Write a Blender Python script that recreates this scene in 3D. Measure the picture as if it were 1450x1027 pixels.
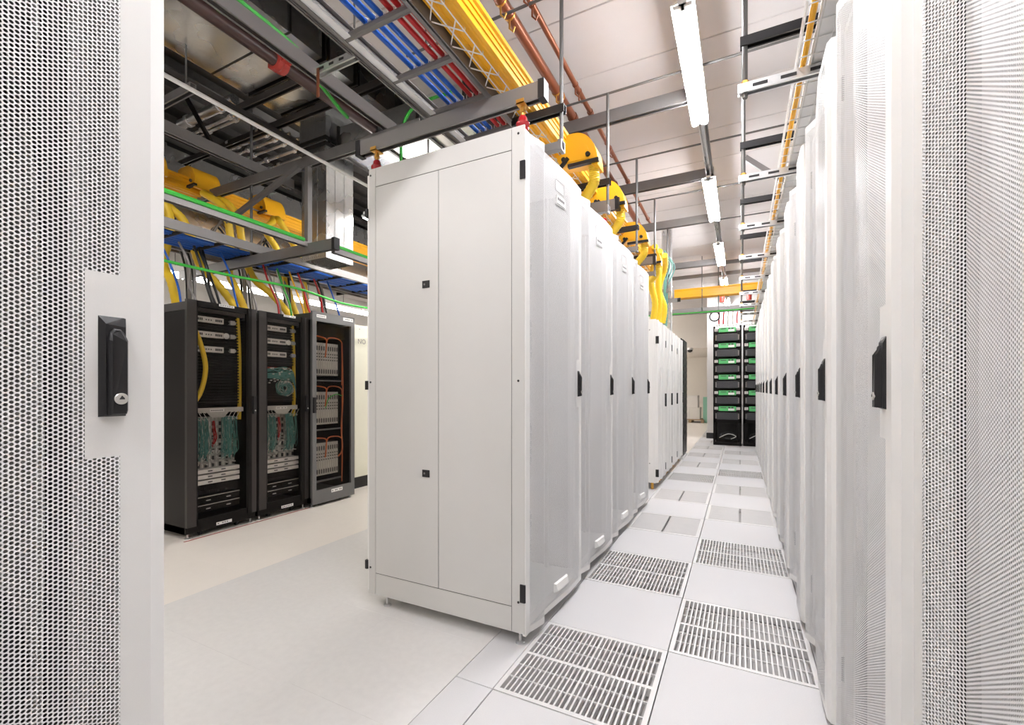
import bpy, bmesh, math, random
from mathutils import Vector, Matrix
random.seed(7)
PI = math.pi
scene = bpy.context.scene
for o in list(bpy.data.objects):
    bpy.data.objects.remove(o)
col = scene.collection

# ------------------------------------------------------------------ camera, world, exposure
cam = bpy.data.cameras.new('camera')
camo = bpy.data.objects.new('camera', cam)
col.objects.link(camo)
camo.location = (0, 0, 1.22)
camo.rotation_euler = (PI/2, 0, math.radians(26.888))
cam.sensor_fit = 'HORIZONTAL'
cam.sensor_width = 36
cam.lens = 637/1450*36
cam.shift_y = 38.5/1450
cam.clip_start = 0.02
scene.camera = camo
world = bpy.data.worlds.new('world')
scene.world = world
world.use_nodes = True
bg = world.node_tree.nodes['Background']
bg.inputs[0].default_value = (1.0, 0.98, 0.96, 1)
bg.inputs[1].default_value = 0.3
LAMP = 84.0
scene.view_settings.view_transform = 'Standard'
scene.view_settings.look = 'None'
scene.view_settings.gamma = 1
scene.view_settings.use_curve_mapping = False
scene.view_settings.exposure = 0.58
scene.cycles.transparent_max_bounces = 24
scene.cycles.max_bounces = 8

# ------------------------------------------------------------------ materials
def nt(name):
    m = bpy.data.materials.new(name)
    m.use_nodes = True
    n = m.node_tree
    return m, n, n.nodes['Principled BSDF']

def mat(name, c, rough=0.5, metal=0.0, var=0.04, scale=8.0, bump=0.0, bscale=200.0, emit=None, espec=None, coat=0.0):
    m, n, b = nt(name)
    N, L = n.nodes, n.links
    b.inputs['Roughness'].default_value = rough
    b.inputs['Metallic'].default_value = metal
    if coat:
        b.inputs['Coat Weight'].default_value = coat
    if espec is not None:
        b.inputs['Specular IOR Level'].default_value = espec
    tc = N.new('ShaderNodeTexCoord')
    nz = N.new('ShaderNodeTexNoise')
    nz.inputs['Scale'].default_value = scale
    nz.inputs['Detail'].default_value = 3
    L.new(tc.outputs['Object'], nz.inputs['Vector'])
    mx = N.new('ShaderNodeMix'); mx.data_type = 'RGBA'
    mx.inputs[6].default_value = tuple(max(0, v*(1-var)) for v in c) + (1,)
    mx.inputs[7].default_value = tuple(min(1, v*(1+var)) for v in c) + (1,)
    L.new(nz.outputs[0], mx.inputs[0])
    L.new(mx.outputs[2], b.inputs['Base Color'])
    if bump:
        nb = N.new('ShaderNodeTexNoise'); nb.inputs['Scale'].default_value = bscale
        L.new(tc.outputs['Object'], nb.inputs['Vector'])
        bp = N.new('ShaderNodeBump'); bp.inputs['Strength'].default_value = bump
        bp.inputs['Distance'].default_value = 0.002
        L.new(nb.outputs[0], bp.inputs['Height'])
        L.new(bp.outputs[0], b.inputs['Normal'])
    if emit:
        b.inputs['Emission Color'].default_value = tuple(emit[:3]) + (1,)
        b.inputs['Emission Strength'].default_value = emit[3]
    return m

def galv(name, c, rough, metal=0.9, spangle=0.12):
    m, n, b = nt(name)
    N, L = n.nodes, n.links
    tc = N.new('ShaderNodeTexCoord')
    v = N.new('ShaderNodeTexVoronoi'); v.inputs['Scale'].default_value = 35
    nz = N.new('ShaderNodeTexNoise'); nz.inputs['Scale'].default_value = 3
    L.new(tc.outputs['Object'], v.inputs['Vector']); L.new(tc.outputs['Object'], nz.inputs['Vector'])
    mx = N.new('ShaderNodeMix'); mx.data_type = 'RGBA'
    mx.inputs[6].default_value = tuple(x*(1-spangle) for x in c)+(1,)
    mx.inputs[7].default_value = tuple(x*(1+spangle) for x in c)+(1,)
    L.new(v.outputs['Color'], mx.inputs[0]); L.new(mx.outputs[2], b.inputs['Base Color'])
    mr = N.new('ShaderNodeMapRange'); mr.inputs[3].default_value = rough-0.04; mr.inputs[4].default_value = rough+0.05
    L.new(nz.outputs[0], mr.inputs[0]); L.new(mr.outputs[0], b.inputs['Roughness'])
    b.inputs['Metallic'].default_value = metal
    return m

def perf_mat(name, c, pitch=0.0063, rad=0.0023, rough=0.45):
    """sheet steel punched with round holes on a hexagonal grid (object x / z)"""
    m, n, b = nt(name)
    N, L = n.nodes, n.links
    b.inputs['Base Color'].default_value = tuple(c)+(1,)
    b.inputs['Roughness'].default_value = rough
    tc = N.new('ShaderNodeTexCoord'); sp = N.new('ShaderNodeSeparateXYZ')
    L.new(tc.outputs['Object'], sp.inputs[0])
    w = pitch*math.sqrt(3)
    def mth(op, a, bb, cc=None):
        q = N.new('ShaderNodeMath'); q.operation = op
        for i, vv in enumerate((a, bb, cc)):
            if vv is None: continue
            if isinstance(vv, (int, float)): q.inputs[i].default_value = vv
            else: L.new(vv, q.inputs[i])
        return q.outputs[0]
    def dist(ox, oz):
        x = mth('WRAP', mth('ADD', sp.outputs[0], ox), w/2, -w/2)
        z = mth('WRAP', mth('ADD', sp.outputs[2], oz), pitch/2, -pitch/2)
        return mth('ADD', mth('MULTIPLY', x, x), mth('MULTIPLY', z, z))
    d = mth('MINIMUM', dist(0, 0), dist(w/2, pitch/2))
    hole = mth('LESS_THAN', d, rad*rad)
    tr = N.new('ShaderNodeBsdfTransparent'); ms = N.new('ShaderNodeMixShader')
    L.new(hole, ms.inputs[0]); L.new(b.outputs[0], ms.inputs[1]); L.new(tr.outputs[0], ms.inputs[2])
    out = [x for x in N if x.type == 'OUTPUT_MATERIAL'][0]
    L.new(ms.outputs[0], out.inputs['Surface'])
    return m

def glass_mat(name, tint, gloss=0.08):
    m, n, b = nt(name)
    N, L = n.nodes, n.links
    N.remove(b)
    tr = N.new('ShaderNodeBsdfTransparent'); tr.inputs[0].default_value = tuple(tint)+(1,)
    gl = N.new('ShaderNodeBsdfGlossy'); gl.inputs['Roughness'].default_value = 0.05
    fr = N.new('ShaderNodeFresnel'); fr.inputs[0].default_value = 1.14
    ms = N.new('ShaderNodeMixShader')
    L.new(fr.outputs[0], ms.inputs[0]); L.new(tr.outputs[0], ms.inputs[1]); L.new(gl.outputs[0], ms.inputs[2])
    out = [x for x in N if x.type == 'OUTPUT_MATERIAL'][0]
    L.new(ms.outputs[0], out.inputs['Surface'])
    return m

M = {}
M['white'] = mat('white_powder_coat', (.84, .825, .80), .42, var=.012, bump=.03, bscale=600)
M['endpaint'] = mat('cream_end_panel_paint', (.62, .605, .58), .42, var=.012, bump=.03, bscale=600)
M['perf'] = perf_mat('white_perforated_sheet', (.95, .94, .935))
M['perf_black'] = perf_mat('black_perforated_sheet', (.02, .02, .02), .008, .0031)
M['white_in'] = mat('white_cabinet_interior', (.66, .645, .63), .6, var=.03)
M['tile'] = mat('white_speckled_laminate', (.67, .66, .665), .5, var=.06, scale=260)
M['tile_edge'] = mat('dark_tile_joint', (.03, .03, .03), .8)
M['alu'] = mat('cast_aluminium_grille', (.76, .745, .735), .45, metal=.15, var=.04)
M['plenum'] = mat('underfloor_grey', (.46, .445, .435), .7, var=.1)
M['beige'] = mat('beige_vinyl', (.87, .815, .75), .4, var=.02, scale=14)
M['grey_floor'] = mat('grey_marbled_vinyl', (.74, .72, .70), .38, var=.06, scale=30)
M['ceil'] = mat('white_ceiling_paint', (.63, .59, .577), .7, var=.02)
M['cream'] = mat('cream_wall_paint', (.80, .75, .68), .7, var=.02)
M['wallgrey'] = mat('light_grey_wall_paint', (.72, .70, .67), .7, var=.02)
M['galv'] = galv('galvanised_duct', (.66, .66, .655), .27, .92, .05)
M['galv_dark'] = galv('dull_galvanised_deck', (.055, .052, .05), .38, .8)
M['zinc'] = galv('bright_zinc_strut', (.72, .72, .72), .28, .85, .06)
M['strut'] = mat('grey_painted_strut', (.20, .19, .185), .42, metal=.45, var=.08)
M['strut_l'] = mat('light_grey_strut', (.22, .207, .20), .42, metal=.4, var=.06)
M['rod'] = mat('threaded_rod_steel', (.14, .135, .13), .45, metal=.5, bump=.3, bscale=500)
M['dark'] = mat('dark_recess', (.018, .017, .017), .6)
M['black'] = mat('black_plastic', (.018, .017, .018), .4, var=.05, espec=.3)
M['blackmetal'] = mat('black_rack_paint', (.009, .0075, .007), .34, var=.06, espec=.12)
M['postgrey'] = mat('charcoal_rack_post', (.036, .031, .029), .4, var=.05, espec=.3)
M['rackgrey'] = mat('mid_grey_rack_door', (.135, .135, .135), .4, var=.05)
M['yellow'] = mat('orange_yellow_raceway', (.90, .45, .015), .38, var=.05)
M['tube'] = mat('yellow_corrugated_tube', (.88, .58, .03), .42, var=.06, scale=30)
M['blue'] = mat('blue_cable', (.008, .10, .48), .4, var=.1)
M['red'] = mat('red_cable', (.50, .016, .018), .4, var=.1)
M['green'] = mat('green_cable', (.045, .42, .05), .4, var=.1)
M['teal'] = mat('teal_patch_cord', (.12, .30, .27), .45, var=.15)
M['orange'] = mat('orange_fibre_cord', (.60, .13, .03), .45, var=.1)
M['blackcable'] = mat('black_cable', (.015, .015, .015), .45)
M['greycable'] = mat('grey_cable', (.28, .26, .25), .5, var=.1)
M['whitecable'] = mat('white_cable', (.75, .73, .68), .45)
M['copper'] = mat('brown_copper_pipe', (.26, .085, .04), .35, metal=.5, var=.12)
M['brass'] = mat('brass_fitting', (.65, .36, .08), .35, metal=.8, var=.1)
M['insul'] = mat('red_glazed_insulator', (.38, .012, .02), .2, var=.05, coat=.5)
M['redpaint'] = mat('red_coupling', (.34, .03, .02), .45, var=.1)
M['maroon'] = mat('dark_sprinkler_pipe', (.05, .025, .022), .35, var=.1)
M['chrome'] = mat('lock_nickel', (.66, .64, .60), .28, metal=.7)
M['label'] = mat('white_label', (.82, .81, .79), .6)
M['ink'] = mat('label_ink', (.06, .06, .06), .6)
M['cardgrey'] = mat('grey_line_card', (.52, .50, .46), .45, var=.12, scale=40)
M['cardlight'] = mat('light_line_card', (.74, .72, .68), .45, var=.08, scale=60)
M['greenmod'] = mat('green_module_face', (.10, .50, .16), .45, var=.06)
M['battery'] = mat('dark_ribbed_block', (.05, .05, .055), .45, var=.1)
M['glass'] = glass_mat('smoked_glass', (.93, .92, .91))
M['lens'] = mat('lit_tube', (.95, .95, .95), .4, emit=(.985, .985, 1.02, LAMP))
M['lens_warm'] = mat('lit_tube_warm', (.95, .95, .95), .4, emit=(1.0, .965, .93, LAMP*.62))
M['lens_panel'] = mat('lit_diffuser', (.95, .95, .95), .4, emit=(1.0, .97, .93, LAMP*.16))
M['fixture'] = mat('white_fixture_enamel', (.85, .84, .83), .4)
M['mint'] = mat('mint_green_panel', (.30, .60, .45), .6)
M['wrap'] = mat('white_wrapped_carton', (.80, .77, .73), .5, var=.05)
M['wood'] = mat('pallet_wood', (.40, .28, .16), .7, var=.15)
M['pale_yellow'] = mat('pale_yellow_cabinet', (.80, .79, .66), .5)  # one even pale yellow colour

# ------------------------------------------------------------------ mesh helpers
class MB:
    def __init__(s):
        s.v = []; s.f = []; s.m = []; s.k = 0
    def add(s, vs, fs):
        o = len(s.v); s.v += [tuple(p) for p in vs]
        s.f += [tuple(i+o for i in f) for f in fs]; s.m += [s.k]*len(fs)
        return s
    def box(s, x0, x1, y0, y1, z0, z1):
        return s.add([(x0,y0,z0),(x1,y0,z0),(x1,y1,z0),(x0,y1,z0),(x0,y0,z1),(x1,y0,z1),(x1,y1,z1),(x0,y1,z1)],
                     [(0,3,2,1),(4,5,6,7),(0,1,5,4),(1,2,6,5),(2,3,7,6),(3,0,4,7)])
    def prism(s, poly, axis, a0, a1):
        """poly in the plane normal to axis; 'x': (y,z)  'y': (x,z)  'z': (x,y)"""
        def P(p, a):
            return {'x': (a, p[0], p[1]), 'y': (p[0], a, p[1]), 'z': (p[0], p[1], a)}[axis]
        n = len(poly)
        vs = [P(p, a0) for p in poly] + [P(p, a1) for p in poly]
        fs = [tuple(range(n-1, -1, -1)), tuple(range(n, 2*n))] + [(i, (i+1) % n, n+(i+1) % n, n+i) for i in range(n)]
        return s.add(vs, fs)
    def tube(s, pts, r, n=8, cap=True):
        pts = [Vector(p) for p in pts]
        R = r if isinstance(r, (list, tuple)) else [r]*len(pts)
        up = Vector((0, 0, 1)); vs = []; prev = None
        for i, p in enumerate(pts):
            d = (pts[min(i+1, len(pts)-1)] - pts[max(i-1, 0)])
            if d.length < 1e-9: d = Vector((0, 0, 1))
            d.normalize()
            if prev is None:
                a = d.cross(up)
                if a.length < .05: a = d.cross(Vector((1, 0, 0)))
            else:
                a = prev - d*prev.dot(d)
                if a.length < 1e-6: a = d.cross(up)
            a.normalize(); prev = a.copy(); b = d.cross(a)
            for k in range(n):
                t = 2*PI*k/n
                vs.append(p + a*math.cos(t)*R[i] + b*math.sin(t)*R[i])
        fs = []
        for i in range(len(pts)-1):
            for k in range(n):
                fs.append((i*n+k, i*n+(k+1) % n, (i+1)*n+(k+1) % n, (i+1)*n+k))
        if cap:
            fs.append(tuple(range(n-1, -1, -1))); fs.append(tuple((len(pts)-1)*n+k for k in range(n)))
        return s.add(vs, fs)
    def lathe(s, prof, c, n=16, axis='z'):
        vs = []
        for r, h in prof:
            for k in range(n):
                t = 2*PI*k/n; a, b = r*math.cos(t), r*math.sin(t)
                vs.append({'z': (c[0]+a, c[1]+b, c[2]+h), 'y': (c[0]+a, c[1]+h, c[2]+b), 'x': (c[0]+h, c[1]+a, c[2]+b)}[axis])
        fs = []
        for i in range(len(prof)-1):
            for k in range(n):
                fs.append((i*n+k, i*n+(k+1) % n, (i+1)*n+(k+1) % n, (i+1)*n+k))
        fs.append(tuple(range(n-1, -1, -1))); fs.append(tuple((len(prof)-1)*n+k for k in range(n)))
        return s.add(vs, fs)
    def bar(s, p, q, w, h, up=(0, 0, 1)):
        """rectangular bar from p to q"""
        p, q = Vector(p), Vector(q); d = (q-p).normalized(); u = Vector(up)
        a = d.cross(u)
        if a.length < .01: a = d.cross(Vector((0, 1, 0)))
        a.normalize(); b = a.cross(d)
        vs = []
        for c in (p, q):
            for sx, sy in ((-1,-1),(1,-1),(1,1),(-1,1)):
                vs.append(c + a*(sx*w/2) + b*(sy*h/2))
        return s.add(vs, [(0,3,2,1),(4,5,6,7),(0,1,5,4),(1,2,6,5),(2,3,7,6),(3,0,4,7)])
    def channel(s, p, q, w, h, t=.004, up=(0, 0, 1), open_down=True):
        """C-shaped strut channel, open side down (or up), with inturned lips"""
        p, q = Vector(p), Vector(q); d = (q-p).normalized(); u = Vector(up)
        a = d.cross(u); a.normalize(); b = a.cross(d)
        sg = 1 if open_down else -1
        lip = w*.22
        prof = [(-w/2+lip,-h/2),(-w/2,-h/2),(-w/2,h/2),(w/2,h/2),(w/2,-h/2),(w/2-lip,-h/2),
                (w/2-lip,-h/2+t),(w/2-t,-h/2+t),(w/2-t,h/2-t),(-w/2+t,h/2-t),(-w/2+t,-h/2+t),(-w/2+lip,-h/2+t)]
        n = len(prof); vs = []
        for c in (p, q):
            for x, y in prof: vs.append(c + a*x + b*(y*sg))
        fs = [(i, (i+1) % n, n+(i+1) % n, n+i) for i in range(n)]
        for o in (0, n):
            for f in ((0,1,10,11),(1,2,9,10),(2,3,8,9),(3,4,7,8),(4,5,6,7)):
                fs.append(tuple(o+i for i in f))
        return s.add(vs, fs)
    def mesh(s, name, mats, smooth=False):
        me = bpy.data.meshes.new(name)
        me.from_pydata(s.v, [], s.f)
        for m in (mats if isinstance(mats, (list, tuple)) else [mats]): me.materials.append(m)
        if any(s.m): me.polygons.foreach_set('material_index', s.m)
        bm = bmesh.new(); bm.from_mesh(me); bmesh.ops.recalc_face_normals(bm, faces=bm.faces); bm.to_mesh(me); bm.free()
        if smooth:
            me.polygons.foreach_set('use_smooth', [True]*len(me.polygons))
            try: me.set_sharp_from_angle(angle=math.radians(40))
            except Exception: pass
        me.update()
        return me
    def build(s, name, mats, parent=None, smooth=False, loc=None):
        if loc is not None and parent is None:
            s.v = [(x-loc[0], y-loc[1], z-loc[2]) for x, y, z in s.v]
        o = bpy.data.objects.new(name, s.mesh(name, mats, smooth))
        col.objects.link(o)
        if parent is not None: o.parent = parent
        if loc is not None:
            o.location = loc
        return o

def inst(name, me, parent=None, loc=(0, 0, 0), rot=(0, 0, 0), scale=None):
    o = bpy.data.objects.new(name, me); col.objects.link(o)
    o.parent = parent; o.location = loc; o.rotation_euler = rot
    if scale: o.scale = scale
    return o
def thing(name, label, cat, loc=(0, 0, 0), rz=0, group=None):
    o = bpy.data.objects.new(name, None); col.objects.link(o); o.empty_display_size = .1
    o.location = loc; o.rotation_euler = (0, 0, rz)
    tag(o, label, cat, group)
    return o
def tag(o, label, cat, group=None, kind=None):
    if label: o['label'] = label
    if cat: o['category'] = cat
    if group: o['group'] = group
    if kind: o['kind'] = kind
    return o
def struct(o):
    o['kind'] = 'structure'; return o
KIDS = {}
def copy_tree(o, parent=None):
    c = o.copy(); col.objects.link(c); c.parent = parent
    for ch in list(o.children): copy_tree(ch, c)
    return c
def base(pts):
    """base point of a set of coordinates"""
    xs, ys, zs = zip(*pts)
    return (sum(xs)/len(xs), sum(ys)/len(ys), min(zs))
def spline(pts, n=6):
    """Catmull-Rom through the points"""
    P = [Vector(p) for p in pts]; out = []
    for i in range(len(P)-1):
        a, b, c, d = P[max(i-1, 0)], P[i], P[i+1], P[min(i+2, len(P)-1)]
        for k in range(n):
            t = k/n
            out.append(.5*((2*b) + (c-a)*t + (2*a-5*b+4*c-d)*t*t + (3*b-a-3*c+d)*t**3))
    out.append(P[-1]); return out
def cable(name, pts, r, m, label, cat='cable', group=None, n=6, sides=7):
    b = MB(); q = spline(pts, n); b.tube(q, r, sides)
    return tag(b.build(name, M[m], None, True, tuple(base([tuple(p) for p in pts]))), label, cat, group)
def text_mesh(s, size, m, extr=.0006):
    cu = bpy.data.curves.new('lettering', 'FONT'); cu.body = s; cu.size = size; cu.extrude = extr
    o = bpy.data.objects.new('lettering', cu); col.objects.link(o)
    bpy.context.view_layer.update()
    dg = bpy.context.evaluated_depsgraph_get()
    me = bpy.data.meshes.new_from_object(o.evaluated_get(dg))
    bpy.data.objects.remove(o)
    me.materials.clear(); me.materials.append(m)
    return me
ORD = ['nearest', 'second', 'third', 'fourth', 'fifth', 'sixth', 'seventh', 'eighth', 'ninth', 'tenth', 'eleventh', 'twelfth', 'thirteenth', 'fourteenth', 'fifteenth', 'sixteenth']

# ------------------------------------------------------------------ setting: floor
T = .6
floor = struct(MB().box(-9.5, 2.8, -2.5, 20, -.50, -.45).build('floor', M['plenum']))
def tile_mesh(w, d, m, gap=.0016):
    b = MB(); g = gap; e = gap
    x0, x1, y0, y1 = g, w-g, g, d-g
    b.add([(x0,y0,-.03),(x1,y0,-.03),(x1,y1,-.03),(x0,y1,-.03),(x0,y0,-e),(x1,y0,-e),(x1,y1,-e),(x0,y1,-e),
           (x0+e,y0+e,0),(x1-e,y0+e,0),(x1-e,y1-e,0),(x0+e,y1-e,0)],
          [(0,3,2,1),(0,1,5,4),(1,2,6,5),(2,3,7,6),(3,0,4,7),(4,5,9,8),(5,6,10,9),(6,7,11,10),(7,4,8,11),(8,9,10,11)])
    return b.mesh('floor_tile', m)
tm_white = tile_mesh(T, T, M['tile'], .0022)
# aisle tiles: white solid panels and airflow grilles in a checkerboard
gf = MB()
fr = .022
for x0, x1, y0, y1 in ((.002,T-.002,.002,fr),(.002,T-.002,T-fr,T-.002),(.002,fr,fr,T-fr),(T-fr,T-.002,fr,T-fr)):
    gf.box(x0, x1, y0, y1, -.035, 0)
gf.box(fr, T-fr, T/2-.009, T/2+.009, -.035, -.001)
for y in (.115, .205, T-.115, T-.205):
    gf.box(fr, T-fr, y-.0025, y+.0025, -.010, -.0015)
gf.box(T/2-.0045, T/2+.0045, fr, T-fr, -.035, 0)
gm_frame = gf.mesh('grille_frame', M['alu'])
gm_slat = MB().add([(-.0035,0,0),(.0035,0,0),(.0022,0,-.026),(-.0022,0,-.026),(-.0035,T/2-fr-.009,0),(.0035,T/2-fr-.009,0),(.0022,T/2-fr-.009,-.026),(-.0022,T/2-fr-.009,-.026)],
    [(0,1,5,4),(1,2,6,5),(3,0,4,7),(2,3,7,6),(0,3,2,1),(4,5,6,7)]).mesh('slat', M['alu'])
gm_damper = MB().box(.01, T-.01, .01, T-.01, -.050, -.044).mesh('damper_plate', M['plenum'])
NS = 25
xs_slat = [fr + (T-2*fr)*(i+1)/(NS+1) for i in range(NS) if abs(fr + (T-2*fr)*(i+1)/(NS+1) - T/2) > .006]
gj = MB()
for x in xs_slat:
    for y in (fr, T/2+.009):
        gj.box(x-.0035, x+.0035, y, y+T/2-fr-.009, -.026, 0)
gm_joined = gj.mesh('slat_set', M['alu'])
ff = MB()
for x0, x1, y0, y1 in ((.002,T-.002,.002,.03),(.002,T-.002,T-.03,T-.002),(.002,.03,.03,T-.03),(T-.03,T-.002,.03,T-.03)):
    ff.box(x0, x1, y0, y1, -.035, 0)
gm_fframe = ff.mesh('grille_frame', M['alu'])
fs_ = MB()
for i in range(30):
    y = .04 + i*(T-.08)/29
    fs_.box(.03, T/2-.009, y-.0055, y+.0055, -.02, -.002); fs_.box(T/2+.009, T-.03, y-.0055, y+.0055, -.02, -.002)
gm_fine = fs_.mesh('slat_set', M['alu'])
nsl = 0
for ci, x0 in enumerate((-.9, -.3)):
    for k in range(-5, 19):
        y0 = 1.6 + T*k
        if (k + ci) % 2 != 0:
            inst('floor_tile', tm_white, floor, (x0, y0, 0)); continue
        fine = k in (4, 5, 6, 7) or k > 9
        fr_o = inst('airflow_tile', gm_fframe if fine else gm_frame, floor, (x0, y0, 0))
        inst('damper_plate', gm_damper, fr_o)
        if fine:
            tag(inst('slat_set', gm_fine, fr_o), None, None, None, 'stuff')
        elif k in (-1, 0, 1, 2, 3):
            for x in xs_slat:
                for y in (fr, T/2+.009):
                    inst('slat', gm_slat, fr_o, (x, y, 0))
        else:
            tag(inst('slat_set', gm_joined, fr_o), None, None, None, 'stuff')
# strip of white tile beside the racks, grey marbled tiles and beige tiles of the cross aisle
tm_strip = tile_mesh(.18, .6, M['tile'])
tm_grey = tile_mesh(.61, .61, M['grey_floor'], .0002)
tm_beige = tile_mesh(.61, .61, M['beige'], .0003)
for k in range(-6, 10):
    inst('floor_tile', tm_strip, floor, (-1.08, 1.6+.6*(k-1), 0))
for i in range(3):
    for j in range(-6, 8):
        inst('floor_tile', tm_grey, floor, (-1.08-.61*(i+1), .64+.61*j, 0))
for i in range(3, 11):
    for j in range(-6, 12):
        inst('floor_tile', tm_beige, floor, (-1.08-.61*(i+1), .64+.61*j, 0))
fb = MB().box(-9.4, -.9, 7.96, 20, -.03, -.0005).box(-9.4, -7.8, -2.5, 7.96, -.03, -.001).box(-1.08, -.9, 7.0, 7.96, -.03, -.001).box(-2.9, -1.08, 5.52, 7.96, -.03, -.001)
struct(fb.build('floor_far', M['beige']))
struct(MB().box(.302, 2.8, -2.5, 20, -.03, 0).build('floor_under_racks', M['tile']))
struct(MB().box(-.9, .3, 13.0, 20, -.03, -.001).build('floor_beyond', M['tile']))

# ------------------------------------------------------------------ setting: walls and ceiling
CZ = 3.66
struct(MB().box(-9.5, 2.8, 20, 20.2, -.5, 4.4).build('wall_back', M['cream']))
struct(MB().box(-9.7, -9.5, -2.5, 20, -.5, 4.4).build('wall_left', M['wallgrey']))
struct(MB().box(2.8, 3.0, -2.5, 20, -.5, 4.4).build('wall_right', M['wallgrey']))
struct(MB().box(-9.7, 3.0, -2.7, -2.5, -.5, 4.4).build('wall_front', M['wallgrey']))
wf = struct(MB().box(-.74, 2.8, 12.4, 12.55, 0, CZ+.3).box(-.74, -.58, 12.3, 12.4, 0, CZ+.3).build('wall_far', M['wallgrey']))
struct(MB().box(-.755, -.56, 12.285, 12.3, 0, .14).build('baseboard_far', M['dark']))
struct(MB().box(-9.5, -.62, 15.5, 20, 2.55, CZ+.1).build('trim_1', M['cream']))
ceil = struct(MB().box(-2.35, 2.9, -2.5, 20.1, CZ+.02, CZ+.10).box(-9.4, -2.35, 8.4, 20.1, CZ+.02, CZ+.10).build('ceiling', M['ceil']))
cp = MB().add([(0,0,.02),(5.15,0,.02),(5.15,.594,.02),(0,.594,.02),(0,.004,0),(5.15,.004,0),(5.15,.590,0),(0,.590,0),(0,0,.006),(5.15,0,.006),(5.15,.594,.006),(0,.594,.006)],
    [(0,1,2,3),(4,7,6,5),(0,8,9,1),(1,9,10,2),(2,10,11,3),(3,11,8,0),(8,4,5,9),(9,5,6,10),(10,6,7,11),(11,7,4,8)]).mesh('ceiling_panel', M['ceil'])
for k in range(36):
    inst('ceiling_panel', cp, ceil, (-2.35, -1.4+.6*k, CZ))
# dark steel deck over the left half, with its ribs
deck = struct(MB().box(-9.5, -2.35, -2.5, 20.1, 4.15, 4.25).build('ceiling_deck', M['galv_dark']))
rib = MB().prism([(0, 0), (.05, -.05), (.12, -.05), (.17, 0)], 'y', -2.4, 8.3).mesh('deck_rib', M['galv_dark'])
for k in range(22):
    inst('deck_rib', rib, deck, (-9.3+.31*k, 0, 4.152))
struct(MB().box(-2.37, -2.35, -2.5, 8.4, CZ, 4.2).box(-9.4, -2.37, 8.4, 8.42, CZ, 4.2).build('trim_2', M['wallgrey']))

# ------------------------------------------------------------------ white cabinets with rippled perforated doors
W = .762
PROF = [(0,.029),(.045,.029),(.150,0),(.160,0),(.225,.030),(.54,0),(.654,0),(.697,0),(.738,0),(.762,.010)]
def pf(u):
    for (a, b), (c, d) in zip(PROF, PROF[1:]):
        if a <= u <= c: return b + (d-b)*(u-a)/(c-a)
    return PROF[-1][1]
DZ0, DZ1 = .055, 2.448
def door_mesh():
    b = MB(); th = .0007
    us = [p[0] for p in PROF]
    zs = [DZ0, DZ0+.03, 1.116, 1.40, DZ1-.03, DZ1]
    for layer in (0, th):
        for i in range(len(us)-1):
            u0, u1 = us[i], us[i+1]
            for j in range(len(zs)-1):
                solid = j in (0, 4) or u1 <= .051 or u0 >= .696 or (j == 2 and u0 >= .65)
                b.k = 0 if solid else 1
                b.add([(u0, pf(u0)+layer, zs[j]), (u1, pf(u1)+layer, zs[j]), (u1, pf(u1)+layer, zs[j+1]), (u0, pf(u0)+layer, zs[j+1])], [(0,1,2,3)])
    b.k = 0
    # folded edges all round
    for i in range(len(us)-1):
        u0, u1 = us[i], us[i+1]
        for z in (DZ0, DZ1):
            b.add([(u0, pf(u0), z), (u1, pf(u1), z), (u1, .045, z), (u0, .045, z)], [(0,1,2,3)])
    for u in (0, W):
        b.add([(u, pf(u), DZ0), (u, .045, DZ0), (u, .045, DZ1), (u, pf(u), DZ1)], [(0,1,2,3)])
    me = b.mesh('door', [M['white'], M['perf']])
    return me
ME = {'door': door_mesh()}
# swing handle
hb = MB().add([(-.018,0,0),(.018,0,0),(.018,0,.157),(-.018,0,.157),(-.010,-.009,.003),(.0155,-.007,.003),(.0155,-.007,.140),(-.010,-.008,.143)],
              [(0,1,2,3),(4,7,6,5),(0,4,5,1),(1,5,6,2),(2,6,7,3),(3,7,4,0)])
ME['handle'] = hb.mesh('handle', M['black'])
lv = MB()
prof = [(-.008,.004),(.013,.004),(.0145,.010),(.0145,.118),(.012,.130),(.007,.136),(-.001,.136),(-.006,.130),(-.0085,.118),(-.0085,.010)]
n = len(prof)
lv.add([(x,-.005,z) for x,z in prof]+[(x,-.016 if z<.12 else -.011,z) for x,z in prof]+[(x*.78+.0006,-.020 if z<.12 else -.013,z*.975+.001) for x,z in prof],
       [(i,(i+1)%n,n+(i+1)%n,n+i) for i in range(n)]+[(n+i,n+(i+1)%n,2*n+(i+1)%n,2*n+i) for i in range(n)]+[tuple(range(2*n,3*n))])
ME['lever'] = lv.mesh('lever', M['black'])
ME['lock'] = MB().lathe([(.0088,-.018),(.0088,-.0215),(.0078,-.0225),(.003,-.0225)], (.004,0,.028), 20, 'y').mesh('lock_cylinder', M['chrome'])
ME['key'] = MB().prism([(.0005,.027),(.0075,.027),(.0075,.029),(.004,.033)], 'y', -.0230, -.0226).mesh('keyhole', M['dark'])
ME['hinge'] = MB().box(-.005,.003,-.004,.022,0,.085).tube([(-.001,-.003,.002),(-.001,-.003,.083)],.004,8).mesh('hinge', M['black'])
ME['foot'] = MB().tube([(0,0,.012),(0,0,.075)],.007,8).lathe([(.022,0),(.022,.006),(.012,.012)],(0,0,0),12).mesh('levelling_foot', M['zinc'], True)
cs = MB().lathe([(.02,-.011),(.024,-.008),(.024,.008),(.02,.011)],(0,0,.024),14,'x').box(-.014,-.012,-.01,.01,.02,.072).box(.012,.014,-.01,.01,.02,.072)
ME['caster'] = cs.mesh('caster', M['black'])
ME['screw'] = MB().lathe([(.0055,0),(.0055,-.002),(.003,-.003)],(0,0,0),10,'y').mesh('screw', M['dark'])
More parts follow.
